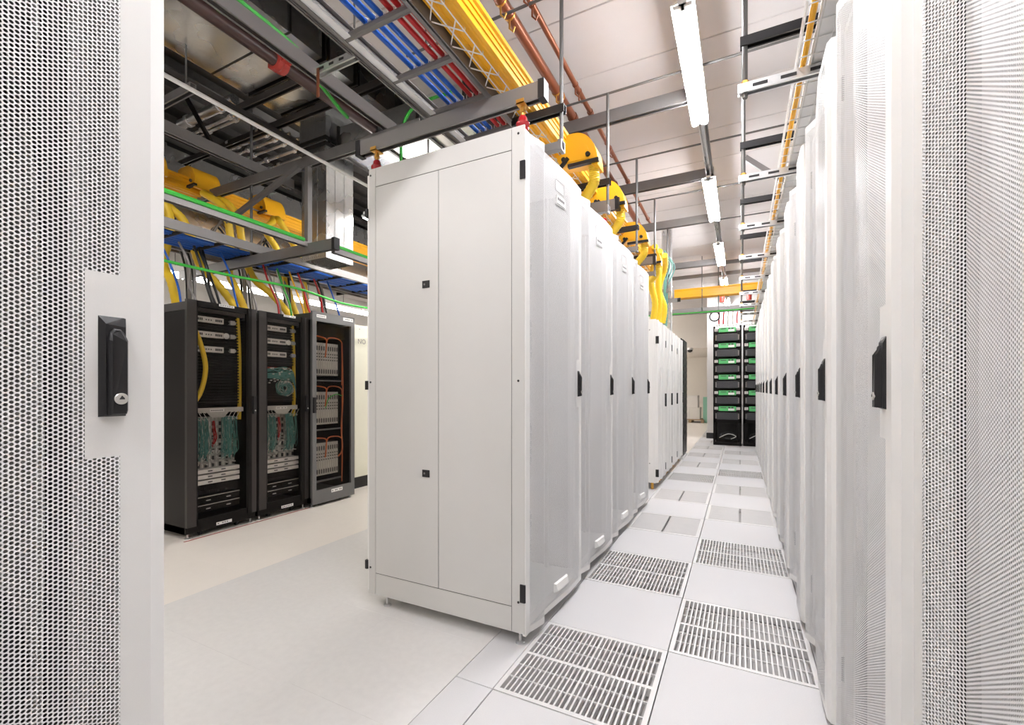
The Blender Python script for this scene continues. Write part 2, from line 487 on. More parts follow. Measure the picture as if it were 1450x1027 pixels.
ME['hood'] = MB().add([(0,0,0),(.16,0,0),(.145,-.02,.01),(.015,-.02,.01),(0,0,.05),(.16,0,.05),(.15,-.012,.045),(.01,-.012,.045)],
                      [(3,2,6,7),(0,3,7,4),(1,5,6,2),(0,1,2,3),(4,7,6,5)]).mesh('vent_hood', M['white'])
pl = MB().box(.0,.105,-.0035,0,0,.052); pl.k = 1
for i in range(6): pl.box(.012+.014*i, .012+.014*i+.008, -.0042, -.0036, .026, .040)
pl.box(.004, .10, -.0042, -.0036, .004, .007)
ME['plate'] = pl.mesh('name_plate', [M['label'], M['ink']])
pv = MB()
pv.add([(0,0,0),(.105,0,0),(.105,0,.06),(0,0,.06),(.008,.008,.006),(.097,.008,.006),(.097,.008,.054),(.008,.008,.054)],[(0,1,5,4),(1,2,6,5),(2,3,7,6),(3,0,4,7),(4,5,6,7)])
ME['vent'] = pv.mesh('finger_recess', M['white_in'])
BD = 1.0   # overall depth
def cab_frame():
    b = MB(); z0, z1 = .068, 2.47; f = .045; d = .95; p = .035
    for x0, x1 in ((.004, .004+p), (W-.004-p, W-.004)):
        for y0, y1 in ((f, f+p), (d-p, d)):
            b.box(x0, x1, y0, y1, z0, z1)
    b.box(.004, W-.004, f, d, z1-.02, z1)
    b.box(.004, W-.004, f, d, z0, z0+.03)
    for z in (z0, z1-.05):
        b.box(.004, W-.004, f, f+p, z, z+.05); b.box(.004, W-.004, d-p, d, z, z+.05)
    return b.mesh('frame', M['white'])
ME['frame'] = cab_frame()
ME['side'] = MB().box(0, .003, .08, .915, .10, 2.44).mesh('side_panel', M['white_in'])
ME['rear'] = MB().box(.006, W-.006, .955, .985, .07, 2.45).mesh('rear_door', M['white'])
ME['rail'] = MB().box(-.012,.012,-.008,.008,.12,2.40).mesh('mounting_rail', M['white_in'])
eq = MB().box(.11, W-.11, .30, .80, 0, .26)
for i in range(5): eq.box(.12, W-.12, .292, .30, .02+.048*i, .052+.048*i)
ME['equip'] = eq.mesh('rack_unit', M['postgrey'])
def white_cab(label, loc, rz, group, detail=True, equip=(.2, .75, 1.4, 1.9), plates=False):
    t = thing('server_cabinet', label, 'cabinet', loc, rz, group)
    inst('frame', ME['frame'], t); inst('side_panel', ME['side'], t, (.006, 0, 0)); inst('side_panel', ME['side'], t, (W-.009, 0, 0))
    inst('rear_door', ME['rear'], t)
    d = inst('door', ME['door'], t)
    h = inst('handle', ME['handle'], d, (.6865, .001, 1.178)); h['label'] = 'black swing handle with lock'
    inst('lever', ME['lever'], d, (.6865, .001, 1.178))
    inst('lock_cylinder', ME['lock'], d, (.6865, .001, 1.178)); inst('keyhole', ME['key'], d, (.6865, .001, 1.178))
    for z in (.215, 2.215): inst('hinge', ME['hinge'], t, (.0055, .045, z))
    for x in (.035, W-.035):
        for y in (.075, .91): inst('levelling_foot', ME['foot'], t, (x, y, 0))
    for x in (.11, W-.11):
        for y in (.12, .86): inst('caster', ME['caster'], t, (x, y, 0))
        inst('mounting_rail', ME['rail'], t, (x-.02 if x < .3 else x+.02, .2, 0))
    for z in equip: inst('rack_unit', ME['equip'], t, (0, 0, z))
    if plates:
        inst('finger_recess', ME['vent'], d, (.355, .0165, 2.30), (0, 0, -.098))
        inst('name_plate', ME['plate'], d, (.36, .0155, 2.225), (0, 0, -.098))
        inst('vent_hood', ME['hood'], d, (.33, .019, .13), (0, 0, -.098))
    return t
g_left = 'white cabinets of the left row beside the aisle'
XL, XR = -.871, .274
left_words = ['with the plain end panel facing the viewer', 'just behind the end-panel cabinet', 'third from the end panel', 'at the far end, before the gap']
lcab = []
for k in range(4):
    lcab.append(white_cab('tall white perforated-door cabinet of the left row, ' + left_words[k], (XL, 1.918+W*k, 0), PI/2, g_left, plates=True))
# end panel of the first cabinet in the left row (outer face looks back at the viewer)
A = lcab[0]
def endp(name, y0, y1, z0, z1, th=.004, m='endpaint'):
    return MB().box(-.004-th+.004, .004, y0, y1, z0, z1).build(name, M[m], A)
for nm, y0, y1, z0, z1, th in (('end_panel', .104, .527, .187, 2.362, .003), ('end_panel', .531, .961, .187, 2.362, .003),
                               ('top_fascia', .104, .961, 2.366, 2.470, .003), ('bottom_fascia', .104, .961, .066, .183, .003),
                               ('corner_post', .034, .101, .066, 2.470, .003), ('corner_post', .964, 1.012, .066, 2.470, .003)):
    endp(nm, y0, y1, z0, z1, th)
MB().box(.0, .006, .04, 1.005, .07, 2.465).build('backing_sheet', M['postgrey'], A)
MB().box(.0, .03, 1.012, 1.026, .08, 2.44).build('rear_door_edge', M['white'], A)
for z in (.79, 1.79):
    lt = MB().box(-.0065, -.002, .586, .632, z-.032, z+.006)
    lo = lt.build('panel_latch', M['black'], A); lo['label'] = 'small black quarter-turn latch'
    MB().lathe([(.006, -.0062), (.005, -.008)], (0, .618, z-.013), 10, 'x').build('latch_key', M['strut'], lo)
for y in (.066, 1.0):
    for z in (.212, 1.262, 2.435):
        o = MB().lathe([(.0058, -.003), (.0058, -.0052)], (0, y, z), 10, 'x').build('screw', M['dark'], A)
for z in (.215, 2.215):
    inst('hinge', ME['hinge'], A, (-.004, .034, z))
for z in (.20, 1.22, 2.2):
    MB().box(-.01, .01, 1.02, 1.036, z, z+.05).build('rear_hinge', M['black'], A)
nl = white_cab('near white perforated cabinet door at the left edge with black swing handle', (XL, .418-W, 0), PI/2, g_left, equip=(.3, 1.75))
rcabs = []
for k in range(-1, 12):
    y = 1.14 + W*k
    n_ = ORD[k+1]
    lab = 'white perforated-door cabinet of the right row, ' + ('nearest the viewer at the right edge' if k == -1 else n_ + ' from the right edge of the picture')
    rcabs.append(white_cab(lab, (XR, y+W, 0), -PI/2, 'white cabinets of the right row beside the aisle', equip=(.2, .7, 1.5, 2.0) if k > 1 else (.2, 1.55)))
# dark cabling behind the near perforated doors; hinge-side bundles added to darken the holes
def inner(t, paths, r=.02):
    for p in paths:
        b = MB(); b.tube(spline(p, 6), r, 8); b.build('cable_bundle', M['blackcable'], t, True)
inner(nl, [[(.40,.12,2.15),(.52,.12,2.02),(.62,.13,1.78),(.66,.14,1.55),(.67,.14,1.0),(.66,.14,.4)],
           [(.66,.13,2.3),(.60,.13,2.05),(.66,.14,1.9),(.67,.15,1.2)],
           [(.45,.14,.95),(.58,.14,.92),(.62,.14,.75),(.55,.14,.62),(.42,.14,.60)],
           [(.45,.15,1.62),(.55,.15,1.66),(.585,.15,1.58),(.55,.15,1.5),(.45,.15,1.5)],
           [(.56,.16,1.28),(.555,.16,1.20),(.575,.16,1.14)]], .016)
inner(rcabs[0], [[(.25,.12,2.3),(.27,.12,1.4),(.26,.12,.3)], [(.32,.14,2.2),(.30,.14,1.3),(.32,.14,.3)], [(.36,.16,2.3),(.37,.16,1.0),(.35,.16,.2)], [(.085,.078,2.38),(.088,.080,1.7),(.082,.078,1.2),(.088,.080,.6),(.085,.078,.12)]], .016)
inner(rcabs[1], [[(.35,.14,2.3),(.36,.14,1.4),(.34,.14,.3)], [(.085,.078,2.38),(.082,.080,1.5),(.088,.078,.8),(.085,.078,.12)]], .016)

# lower white cabinets further down the left side
def low_cab(label, y, wd, x, H=2.08):
    t = thing('equipment_cabinet', label, 'cabinet', (x, y, 0), PI/2, 'lower white cabinets further down the left row')
    b = MB().box(.003, wd-.003, .03, .95, .085, H); b.build('body', M['white'], t)
    d = MB()
    d.prism([(.008,.03),(.008,.004),(.05,0),(.05+.02,.012),(wd/2-.05,.012),(wd/2-.02,0),(wd/2+.05,0),(wd/2+.08,.012),(wd-.09,.012),(wd-.07,0),(wd-.008,.0),(wd-.008,.03)], 'z', .09, H-.01)
    dd = d.build('door', M['white'], t)
    MB().box(wd-.055, wd-.03, -.02, 0, 1.0, 1.17).build('handle', M['black'], dd)
    for z in (.16, 1.78): MB().box(-.002, .014, -.006, .03, z, z+.09).build('hinge', M['black'], t)
    MB().box(wd*.4, wd*.6, -.0005, .01, 1.25, 1.5).build('slotted_label', M['label'], dd)
    for xx in (.06, wd-.06):
        for yy in (.08, .88): MB().tube([(xx, yy, 0), (xx, yy, .09)], .018, 8).build('foot', M['brass'], t)
    return t
lowc = []
for k, wd in enumerate((.6, .6, .6, .8)):
    y = 5.66 + sum((.6, .6, .6, .8)[:k]) + .01*k
    lowc.append(low_cab('lower white cabinet in the far left group, ' + ['with its end panel and castors showing', 'second of four', 'third of four', 'last before the black rack'][k], y, wd, -.885))
e0 = lowc[0]
MB().box(-.004, .0035, .06, .16, .10, 2.06).build('end_post', M['white'], e0)
MB().box(-.004, .0035, .165, .93, .35, 2.0).build('end_panel', M['white'], e0)
for z in (.32, 1.25, 1.95): MB().lathe([(.006,-.006),(.006,-.003)], (0,.10,z), 8, 'x').build('screw', M['dark'], e0)
t = thing('black_rack', 'narrow black rack at the far end of the lower white cabinets', 'rack', (-.885, 8.36, 0), PI/2)
MB().box(.003, .597, .03, .95, .06, 2.12).build('body', M['blackmetal'], t)
d = MB().box(.01, .59, 0, .03, .08, 2.10).build('door', M['blackmetal'], t)
for i in range(14): MB().box(.04, .56, -.006, 0, .35+.12*i, .43+.12*i).build('slot_panel', M['postgrey'], d)
MB().box(0, .6, .0, .95, 0, .06).build('plinth', M['white'], t)

# ------------------------------------------------------------------ black racks on the left
def rack_shell(t, wd, H, D=1.0, post=.08):
    MB().box(0, .012, .03, D, .045, H-.09).build('side_panel', M['blackmetal'], t)
    MB().box(wd-.012, wd, .03, D, .045, H-.09).build('side_panel', M['blackmetal'], t)
    MB().box(0, wd, .03, D, H-.086, H-.02).build('top_cover', M['postgrey'], t)
    MB().box(0, wd, D-.02, D, .045, H-.09).build('rear_panel', M['blackmetal'], t)
    MB().box(0, wd, .02, D, .045, .10).build('base', M['blackmetal'], t)
    for x in (.03, wd-.03):
        for y in (.05, D-.08): inst('levelling_foot', ME['foot'], t, (x, y, 0))
    for x in (.14, wd-.14): inst('caster', ME['caster'], t, (x, .08, 0))
def glass_door(t, wd, H, fm='blackmetal', lf=.085, rf=.09, top=.05, bot=.05, post='postgrey'):
    d = MB().box(0, lf-.012, 0, .03, .10, H).build('door_post', M[post], t)
    b = MB().box(lf-.012, lf, .004, .03, .10, H).box(wd-rf, wd-rf+.012, .004, .03, .10, H)
    b.box(lf-.012, wd-rf+.012, .004, .03, .10, .10+bot).box(lf-.012, wd-rf+.012, .004, .03, H-top, H)
    f = b.build('door_frame', M[fm], t)
    MB().box(wd-rf+.012, wd-.045, .0, .03, .10, H).build('door_post', M[fm], t)
    MB().box(wd-.045, wd, .0, .03, .10, H).build('door_post', M[post], t)
    MB().box(lf, wd-rf, .014, .018, .10+bot, H-top).build('glass_pane', M['glass'], f)
    h = MB().box(wd-.040, wd-.012, -.022, 0, 1.0, 1.16).build('handle', M['black'], f)
    MB().lathe([(.006, -.022), (.006, -.026)], (wd-.026, 0, 1.03), 10, 'y').build('handle_lock', M['chrome'], f)
    return f
def label_strip(t, x0, x1, y, z0, z1, name='label_strip'):
    b = MB().box(x0, x1, y-.003, y, z0, z1); b.k = 1
    n = max(2, int((x1-x0)/.02))
    for i in range(n):
        if random.random() < .75:
            xx = x0 + .008 + (x1-x0-.016)*i/n
            b.box(xx, xx+(x1-x0)/n*.6, y-.0036, y-.003, z0+(z1-z0)*.35, z0+(z1-z0)*.65)
    return b.build(name, [M['label'], M['ink']], t)
def patch_bundle(t, x, y, z0, z1, n, spread, m='teal', r=.0032, seed=0):
    rnd = random.Random(seed); b = MB()
    for i in range(n):
        x0 = x + rnd.uniform(-.012, .012)
        p = [(x0, y+rnd.uniform(-.01, .01), z1), (x0+rnd.uniform(-.4, .4)*spread, y-rnd.uniform(0, .03), z1-(z1-z0)*.35),
             (x0+rnd.uniform(-1, 1)*spread, y-rnd.uniform(0, .03), z1-(z1-z0)*rnd.uniform(.6, .8)), (x0+rnd.uniform(-1, 1)*spread, y+.015, z0+rnd.uniform(0, .2)*(z1-z0))]
        b.tube(spline(p, 3), r, 4)
    return b.build('patch_cords', M[m], t, True)
def telecom_rack(label, y, wd, tangle, seed):
    H = 1.955
    t = thing('network_rack', label, 'rack', (-3.97, y, 0), PI/2, 'black network racks with glass doors')
    rack_shell(t, wd, H)
    f = glass_door(t, wd, H)
    x0, x1 = .075, wd-.075
    # ribbed blanking panels with a light-grey unit every few rows
    z = 1.90; i = 0
    zlow = 1.46 if tangle else 1.10
    while z > zlow:
        b = MB().box(x0, x1, .10, .14, z-.024, z)
        b.box(x0, x1, .088, .10, z-.016, z-.004)
        b.build('blanking_panel', M['blackmetal'], t); z -= .0262
    if tangle:
        z = 1.36
        while z > 1.10:
            MB().box(x0, x1, .10, .14, z-.024, z).box(x0, x1, .088, .10, z-.016, z-.004).build('blanking_panel', M['blackmetal'], t); z -= .0262
    for j, zc in enumerate((1.815, 1.69, 1.565)):
        b = MB().box(.09, .325, .06, .10, zc-.024, zc+.024); b.k = 1
        for q in range(4): b.box(.10+q*.014, .109+q*.014, .058, .06, zc-.010, zc+.010)
        for q in range(4): b.box(.255+q*.015, .266+q*.015, .058, .06, zc-.010, zc+.010)
        for q in range(3): b.box(.175+q*.02, .185+q*.02, .058, .06, zc-.006, zc+.004)
        u = b.build('fibre_unit', [M['cardlight'], M['ink']], t)
        MB().box(.39, .43, .07, .10, zc-.018, zc+.018).box(.43, .445, .078, .10, zc-.010, zc+.010).build('connector_block', M['cardgrey'], u)
        if j == 1:
            MB().lathe([(.026, -.004), (.026, 0)], (.345, .058, zc), 20, 'y').build('round_sticker', M['label'], u)
    # cable comb
    zc = 1.03
    b = MB().prism([(x0+.01, zc+.035), (x1-.02, zc+.035), (x1-.02, zc-.005), (.36, zc-.005), (.32, zc-.05), (.22, zc-.05), (.18, zc-.005), (x0+.01, zc-.005)], 'y', .045, .055)
    br = b.build('cable_bracket', M['cardgrey'], t)
    label_strip(br, .20, .32, .045, zc+.0, zc+.025)
    for sgn, xs in ((1, (.10, .135, .17)), (-1, (.37, .405, .44))):
        for xx in xs:
            b = MB(); p = []
            for q in range(17):
                a = 2*PI*q/16; u, v = .009*math.cos(a), .009*math.sin(a) + (.028 if math.sin(a) >= 0 else -.028)
                p.append((xx + u*math.cos(.5*sgn)+v*math.sin(-.5*sgn)*1.0, .038, zc-.035 + v*math.cos(.5)))
            b.tube(p, .0028, 5, False); b.build('bracket_loop', M['cardlight'], br, True)
    # hanging cords over line cards
    for q in range(13):
        xx = .10 + q*.0295
        b = MB().box(xx, xx+.026, .16, .30, .52, .98); b.k = 1
        for w_ in range(7): b.box(xx+.005, xx+.020, .152, .16, .545+w_*.06, .580+w_*.06)
        b.build('line_card', [M['cardgrey'], M['cardlight'] if q % 2 else M['ink']], t)
    for q, xx in enumerate((.105, .135, .17, .205, .34, .37, .40, .44)):
        patch_bundle(t, xx, .09, .60, .98, 8, .024, 'teal', .003, seed*50+q)
    patch_bundle(t, .095, .085, .58, .95, 6, .008, 'blue', .004, seed*50+20)
    patch_bundle(t, .27, .10, .72, .95, 4, .010, 'red', .0035, seed*50+21)
    b = MB(); rnd = random.Random(seed)
    for q in range(70):
        xx, zz = rnd.uniform(.10, .46), rnd.uniform(.57, .80)
        b.box(xx, xx+.010, .10, .16, zz, zz+.010)
    tag(b.build('cord_plugs', M['cardlight'], t), None, None, None, 'stuff')
    for zz in (.525, .478, .432):
        g = MB().box(.09, .47, .07, .16, zz-.016, zz+.018)
        tr = g.build('cable_tray_lip', M['cardlight'], t)
        MB().box(.20, .235, .066, .07, zz-.003, zz+.006).box(.31, .345, .066, .07, zz-.003, zz+.006).build('tray_latch', M['ink'], tr)
    b = MB()
    for q in range(24): b.box(.09+q*.0158, .093+q*.0158, .09, .094, .33, .41)
    for q in range(7): b.box(.09, .47, .092, .095, .335+q*.0115, .337+q*.0115)
    tag(b.build('air_screen', M['postgrey'], t), None, None, None, 'stuff')
    for zz in (.285, .215):
        b = MB().box(.085, .475, .08, .30, zz-.03, zz+.03); b.k = 1
        b.box(.085, .475, .074, .08, zz+.022, zz+.028)
        for q in (.19, .36): b.box(q, q+.035, .074, .08, zz-.012, zz-.004)
        b.build('power_shelf', [M['blackmetal'], M['cardgrey']], t)
    label_strip(t, .25, .38, 0, H-.022, H-.002); label_strip(t, .24, .37, .02, .06, .085)
    # yellow tube inside the right edge
    b = MB(); b.tube(spline([(wd-.12, .10, 1.93), (wd-.10, .10, 1.6), (wd-.095, .10, 1.2), (wd-.10, .10, .95)], 8), .017, 8)
    b.build('inner_tube', M['tube'], t, True)
    if tangle:
        for q in range(5):
            rnd = random.Random(seed*9+q); b = MB()
            for w_ in range(7):
                zz = 1.33+rnd.uniform(0, .09)
                p = [(.085, .09, zz), (.19, .06, zz+rnd.uniform(-.02, .02)), (.32, .06, zz+rnd.uniform(-.03, .03)), (.42, .08, zz-rnd.uniform(0, .06)), (.455, .09, zz-.2)]
                b.tube(spline(p, 3), .0034, 4)
            b.build('patch_cords', M['teal'], t, True)
        for q in range(4):
            rnd = random.Random(seed*19+q); b = MB()
            for w_ in range(6):
                cx, cz, rr = .31+rnd.uniform(-.03, .03), 1.235+rnd.uniform(-.02, .02), rnd.uniform(.04, .075)
                b.tube([(cx+rr*math.cos(a*PI/6), .07+rnd.uniform(-.012, .012), cz+rr*math.sin(a*PI/6)) for a in range(-1, 13)], .0034, 4)
            b.build('cord_coil', M['teal'] if q != 2 else M['cardgrey'], t, True)
        b = MB(); rnd = random.Random(5)
        for q in range(26):
            xx, zz = rnd.uniform(.09, .36), rnd.uniform(1.27, 1.43); b.box(xx, xx+.014, .045, .06, zz, zz+.012)
        tag(b.build('cord_plugs', M['cardlight'], t), None, None, None, 'stuff')
        MB().box(.08, .38, .07, .10, 1.425, 1.44).build('marker_bar', M['redpaint'], t)
    else:
        b = MB(); b.tube(spline([(.085, .05, 1.72), (.125, .05, 1.62), (.165, .05, 1.46), (.165, .05, 1.34), (.13, .05, 1.2), (.085, .05, 1.12)], 8), .019, 10)
        b.build('yellow_loop', M['tube'], t, True)
    return t
telecom_rack('black glass-door network rack with a yellow tube looping inside, nearest of its row', 2.045, .585, False, 1)
telecom_rack('black glass-door network rack with teal cords tangled halfway up, in the middle', 2.655, .535, True, 2)
t = thing('network_rack', 'grey-framed rack with three shelves of card modules and orange cords', 'rack', (-3.92, 3.196, 0), PI/2, 'black network racks with glass doors')
wd, H = .565, 2.035
rack_shell(t, wd, H, 1.0)
b = MB().box(0, .05, 0, .03, .03, H).box(wd-.05, wd, 0, .03, .03, H).box(.05, wd-.05, 0, .03, .03, .17).box(.05, wd-.05, 0, .03, H-.10, H)
f = b.build('door_frame', M['rackgrey'], t)
MB().box(.05, wd-.05, .012, .016, .17, H-.10).build('glass_pane', M['glass'], f)
MB().box(.006, .03, -.022, 0, .98, 1.14).build('handle', M['black'], f)
label_strip(t, .05, .17, 0, H-.06, H-.03); label_strip(t, .40, .54, 0, H-.05, H-.015); label_strip(t, .24, .39, 0, .115, .15)
MB().box(.06, wd-.06, .10, .5, 1.80, 1.93).box(.06, wd-.06, .09, .10, 1.79, 1.81).build('top_unit', M['blackmetal'], t)
for zb in (1.37, .84, .29):
    b = MB().box(.07, .43, .12, .4, zb, zb+.36)
    sh = b.build('card_shelf', M['blackmetal'], t)
    for i in range(12):
        x = .075 + i*.0295
        c = MB().box(x, x+.0265, .11, .125, zb+.005, zb+.355); c.k = 1
        for z0, z1 in ((zb+.02, zb+.075), (zb+.27, zb+.325)): c.prism([(x+.006, z0+.01), (x+.013, z0), (x+.020, z0+.01), (x+.020, z1-.01), (x+.013, z1), (x+.006, z1-.01)], 'y', .107, .11)
        for q in range(3): c.box(x+.007, x+.019, .107, .11, zb+.165+q*.032, zb+.180+q*.032)
        c.build('card_module', [M['cardgrey'], M['ink']], sh)
    MB().box(.05, .46, .09, .12, zb-.06, zb-.045).build('shelf_lip', M['rackgrey'], t)
    b = MB()
    b.tube(spline([(.08, .07, zb+.42), (.22, .07, zb+.40), (.235, .07, zb+.33), (.22, .07, zb+.2)], 5), .007, 6)
    b.tube(spline([(.225, .068, zb+.22), (.235, .068, zb+.36), (.28, .068, zb+.415), (.42, .068, zb+.40), (.455, .075, zb+.3), (.45, .075, zb-.1)], 5), .006, 6)
    b.build('fibre_cords', M['orange'], t, True)
b = MB(); b.tube(spline([(.455, .08, 1.75), (.47, .08, 1.2), (.45, .08, .8), (.46, .08, .55), (.40, .075, .48)], 6), .008, 6); b.build('fibre_cords', M['orange'], t, True)
b = MB(); b.tube(spline([(.22, .065, 1.02), (.26, .065, 1.12), (.36, .065, 1.17), (.45, .07, 1.15)], 5), .005, 6); b.build('green_cord', M['green'], t, True)
# pale cabinet behind, with cut-off lettering
t = thing('white_cabinet', 'pale cream cabinet just beyond the grey-framed rack, lettered in grey', 'cabinet', (-4.2, 4.03, 0), PI/2)
MB().box(0, 1.2, .02, 1.0, .14, 2.02).build('body', M['pale_yellow'], t)
MB().box(.004, 1.196, 0, .02, .15, 2.01).build('door', M['pale_yellow'], t)
MB().box(.02, 1.18, .03, .9, 0, .14).build('plinth', M['dark'], t)
inst('lettering', text_mesh('NO', .085, M['strut_l']), t, (.05, -.001, 1.79), (PI/2, 0, 0))
inst('screw', ME['screw'], t, (.08, 0, 1.97))
# thin red line of tape on the floor before the racks
tag(MB().box(-3.975, -3.958, 2.02, 3.2, .0003, .0012).build('floor_tape', M['redpaint'], None, False, (-3.96, 2.6, .0003)), 'thin dark red tape line along the foot of the black racks', 'tape')

# ------------------------------------------------------------------ struts, rods and hangers
def strut(name, label, p, q, w=.041, h=.041, m='strut', caps=(False, False), cat='strut', group=None, double=False):
    b = MB(); p, q = Vector(p), Vector(q); loc = tuple((p+q)/2)
    if double:
        dz = Vector((0, 0, h/4))
        b.channel(p+dz, q+dz, w, h/2, .004, open_down=False); b.channel(p-dz, q-dz, w, h/2, .004)
    else:
        b.channel(p, q, w, h, .004)
    o = b.build(name, M[m], None, False, loc)
    tag(o, label, cat, group)
    d = (q-p).normalized()
    for c, pt, s in ((caps[0], p, -1), (caps[1], q, 1)):
        if c:
            cb = MB(); z = pt - Vector(loc)
            cb.bar(z + d*s*-.004, z + d*s*.028, w+.010, h+.010)
            cb.build('end_cap', M['black'], o)
    return o
def rod(label, x, y, z0, z1, r=.0075, group=None, m='rod', cat='rod'):
    b = MB(); b.tube([(x, y, z0), (x, y, z1)], r, 8)
    b.lathe([(.014, 0), (.014, .012)], (x, y, z0+.006), 6)
    return tag(b.build('threaded_rod', M[m], None, True, (x, y, z0)), label, cat, group)
def tray(name, label, x0, x1, y0, y1, z, rh=.08, step=.3, m='strut_l', rm='strut', first=None):
    t = thing(name, label, 'cable tray', ((x0+x1)/2, y0, z))
    cx = (x0+x1)/2
    for x in (x0, x1):
        b = MB().box(x-cx-.006, x-cx+.006, 0, y1-y0, 0, rh)
        sg = 1 if x == x0 else -1
        b.box(min(x-cx, x-cx+sg*.025), max(x-cx, x-cx+sg*.025), 0, y1-y0, 0, .004).box(min(x-cx, x-cx+sg*.025), max(x-cx, x-cx+sg*.025), 0, y1-y0, rh-.004, rh)
        b.build('side_rail', M[m], t)
    me = MB().tube([(x0-cx, 0, .018), (x1-cx, 0, .018)], .016, 8).mesh('rung', M[rm], True)
    y = first if first is not None else .1
    while y < y1-y0:
        inst('rung', me, t, (0, y, 0)); y += step
    return t

# left aisle: upper and lower cross struts, post, brace
strut('cross_strut', 'long grey cross strut high above the left aisle, under the yellow raceway', (-4.9, 2.6, 3.13), (-2.05, 2.6, 3.13), .045, .085, 'strut', double=True)
strut('cross_strut', 'lower grey cross strut with black end cap above the black racks', (-5.15, 2.6, 2.40), (-2.93, 2.6, 2.40), .045, .085, 'strut', (False, True), double=True)
b = MB().box(-.021, .021, -.021, .021, 0, .66); b.box(-.035, .035, -.025, .025, 0, .006).box(-.035, .035, -.025, .025, .654, .66)
tag(b.build('strut_post', M['strut_l'], None, False, (-3.24, 2.6, 2.44)), 'vertical grey strut post between the two cross struts beside the metal duct', 'strut')
o = bpy.data.objects['strut_post']; o.location = (-3.24, 2.6, 2.44)
for v in o.data.vertices: v.co += Vector((-3.24, 2.6, 2.44))
b = MB().bar((-3.31, 2.57, 3.09), (-4.30, 2.57, 2.80), .006, .05, (0, 1, 0)).bar((-3.31, 2.55, 3.09), (-4.30, 2.55, 2.80), .045, .006, (0, 1, 0))
tag(b.build('diagonal_brace', M['strut_l'], None, False, (-3.8, 2.57, 2.80)), 'sloping grey brace bolted under the high cross strut', 'strut')
rod('grey hanger rod through the high cross strut left of the metal duct', -4.0, 2.6, 2.42, 4.15, .012)
rod('grey hanger rod near the left edge above the first yellow spout', -4.0, 1.55, 2.42, 4.15, .010)
rod('pale hanger rod just left of the white end panel', -2.45, 3.2, 2.0, 4.15, .009)
strut('tray_strut', 'grey strut running lengthwise above the yellow raceway at upper left', (-3.9, -.5, 3.22), (-3.9, 2.95, 3.22), .05, .085, 'strut_l', double=True)
strut('tray_strut', 'grey strut with dark slots running lengthwise beside the black sprinkler pipe', (-2.38, -.4, 3.22), (-2.38, 2.68, 3.22), .05, .085, 'strut_l', double=True)
strut('tray_strut', 'second lengthwise grey strut left of the wide cable ladder', (-1.92, -.4, 3.12), (-1.92, 5.5, 3.12), .05, .06, 'strut_l')
strut('ground_rail', 'grey lengthwise rail carrying the thick green cable over the left aisle', (-3.24, -.2, 2.435), (-3.24, 2.58, 2.435), .042, .042, 'strut_l')
strut('ground_rail', 'grey lengthwise rail carrying the green cable beyond the metal duct', (-2.97, 2.62, 2.36), (-2.97, 5.2, 2.36), .042, .042, 'strut_l')
cable('ground_cable', [(-3.215, -.2, 2.47), (-3.215, .8, 2.465), (-3.215, 1.7, 2.468), (-3.215, 2.54, 2.462)], .016, 'green', 'thick green earth cable lying along the grey rail over the left aisle', 'cable')
cable('ground_cable', [(-2.95, 2.66, 2.395), (-2.95, 3.5, 2.39), (-2.95, 5.1, 2.39)], .013, 'green', 'green earth cable lying on the rail beyond the metal duct', 'cable')
cable('ground_cable', [(-3.9, .8, 2.27), (-3.9, 1.6, 2.21), (-3.9, 2.3, 2.20), (-3.9, 3.0, 2.22), (-3.9, 3.6, 2.17), (-3.9, 4.3, 2.2)], .012, 'green', 'green cable clipped below the tray of blue cables', 'cable')
cable('ground_cable', [(-2.36, .9, 3.275), (-2.37, 1.75, 3.275), (-2.47, 2.0, 3.27), (-2.55, 2.30, 3.23), (-2.57, 2.40, 3.22)], .013, 'green', 'green cable crossing the grey strut at the top left', 'cable')
cable('ground_cable', [(-2.5, 2.9, 2.6), (-2.5, 2.9, 3.1), (-2.49, 2.9, 3.3), (-2.44, 2.9, 3.46), (-2.3, 2.9, 3.53), (-2.0, 2.9, 3.53)], .013, 'green', 'green cable hanging in an arc above the white end panel', 'cable')
# lower tray over the black racks with blue cables
t1 = tray('ladder_tray', 'grey ladder tray above the black racks holding flat runs of blue cable', -4.46, -3.90, .3, 6.2, 2.46, .075, .32, 'strut_l', 'blackmetal')
t1b = tray('ladder_tray', 'grey ladder tray deeper behind the blue-cable tray', -5.3, -5.15, .3, 6.2, 2.66, .075, .4, 'strut_l', 'strut')
for i in range(10):
    rnd = random.Random(i); x = -4.40 + i*.036
    pts = [(x+rnd.uniform(-.006, .006), .35+.65*k, 2.492+rnd.uniform(-.012, .014)) for k in range(10)]
    cable('data_cable', pts, .0155, 'blue', 'blue data cable in the tray above the black racks, %s from the near rail' % ORD[9-i], 'cable', 'blue cables in the tray above the black racks', 4)
for i, (m, nm) in enumerate((('orange', 'orange'), ('blackcable', 'black'), ('whitecable', 'white'))):
    rnd = random.Random(40+i); x = -4.02 + i*.03
    cable('data_cable', [(x+rnd.uniform(-.03, .03), .35+.5*k, 2.515+rnd.uniform(-.01, .02)) for k in range(12)], .009, m, nm + ' cable running along the near edge of the blue-cable tray', 'cable')

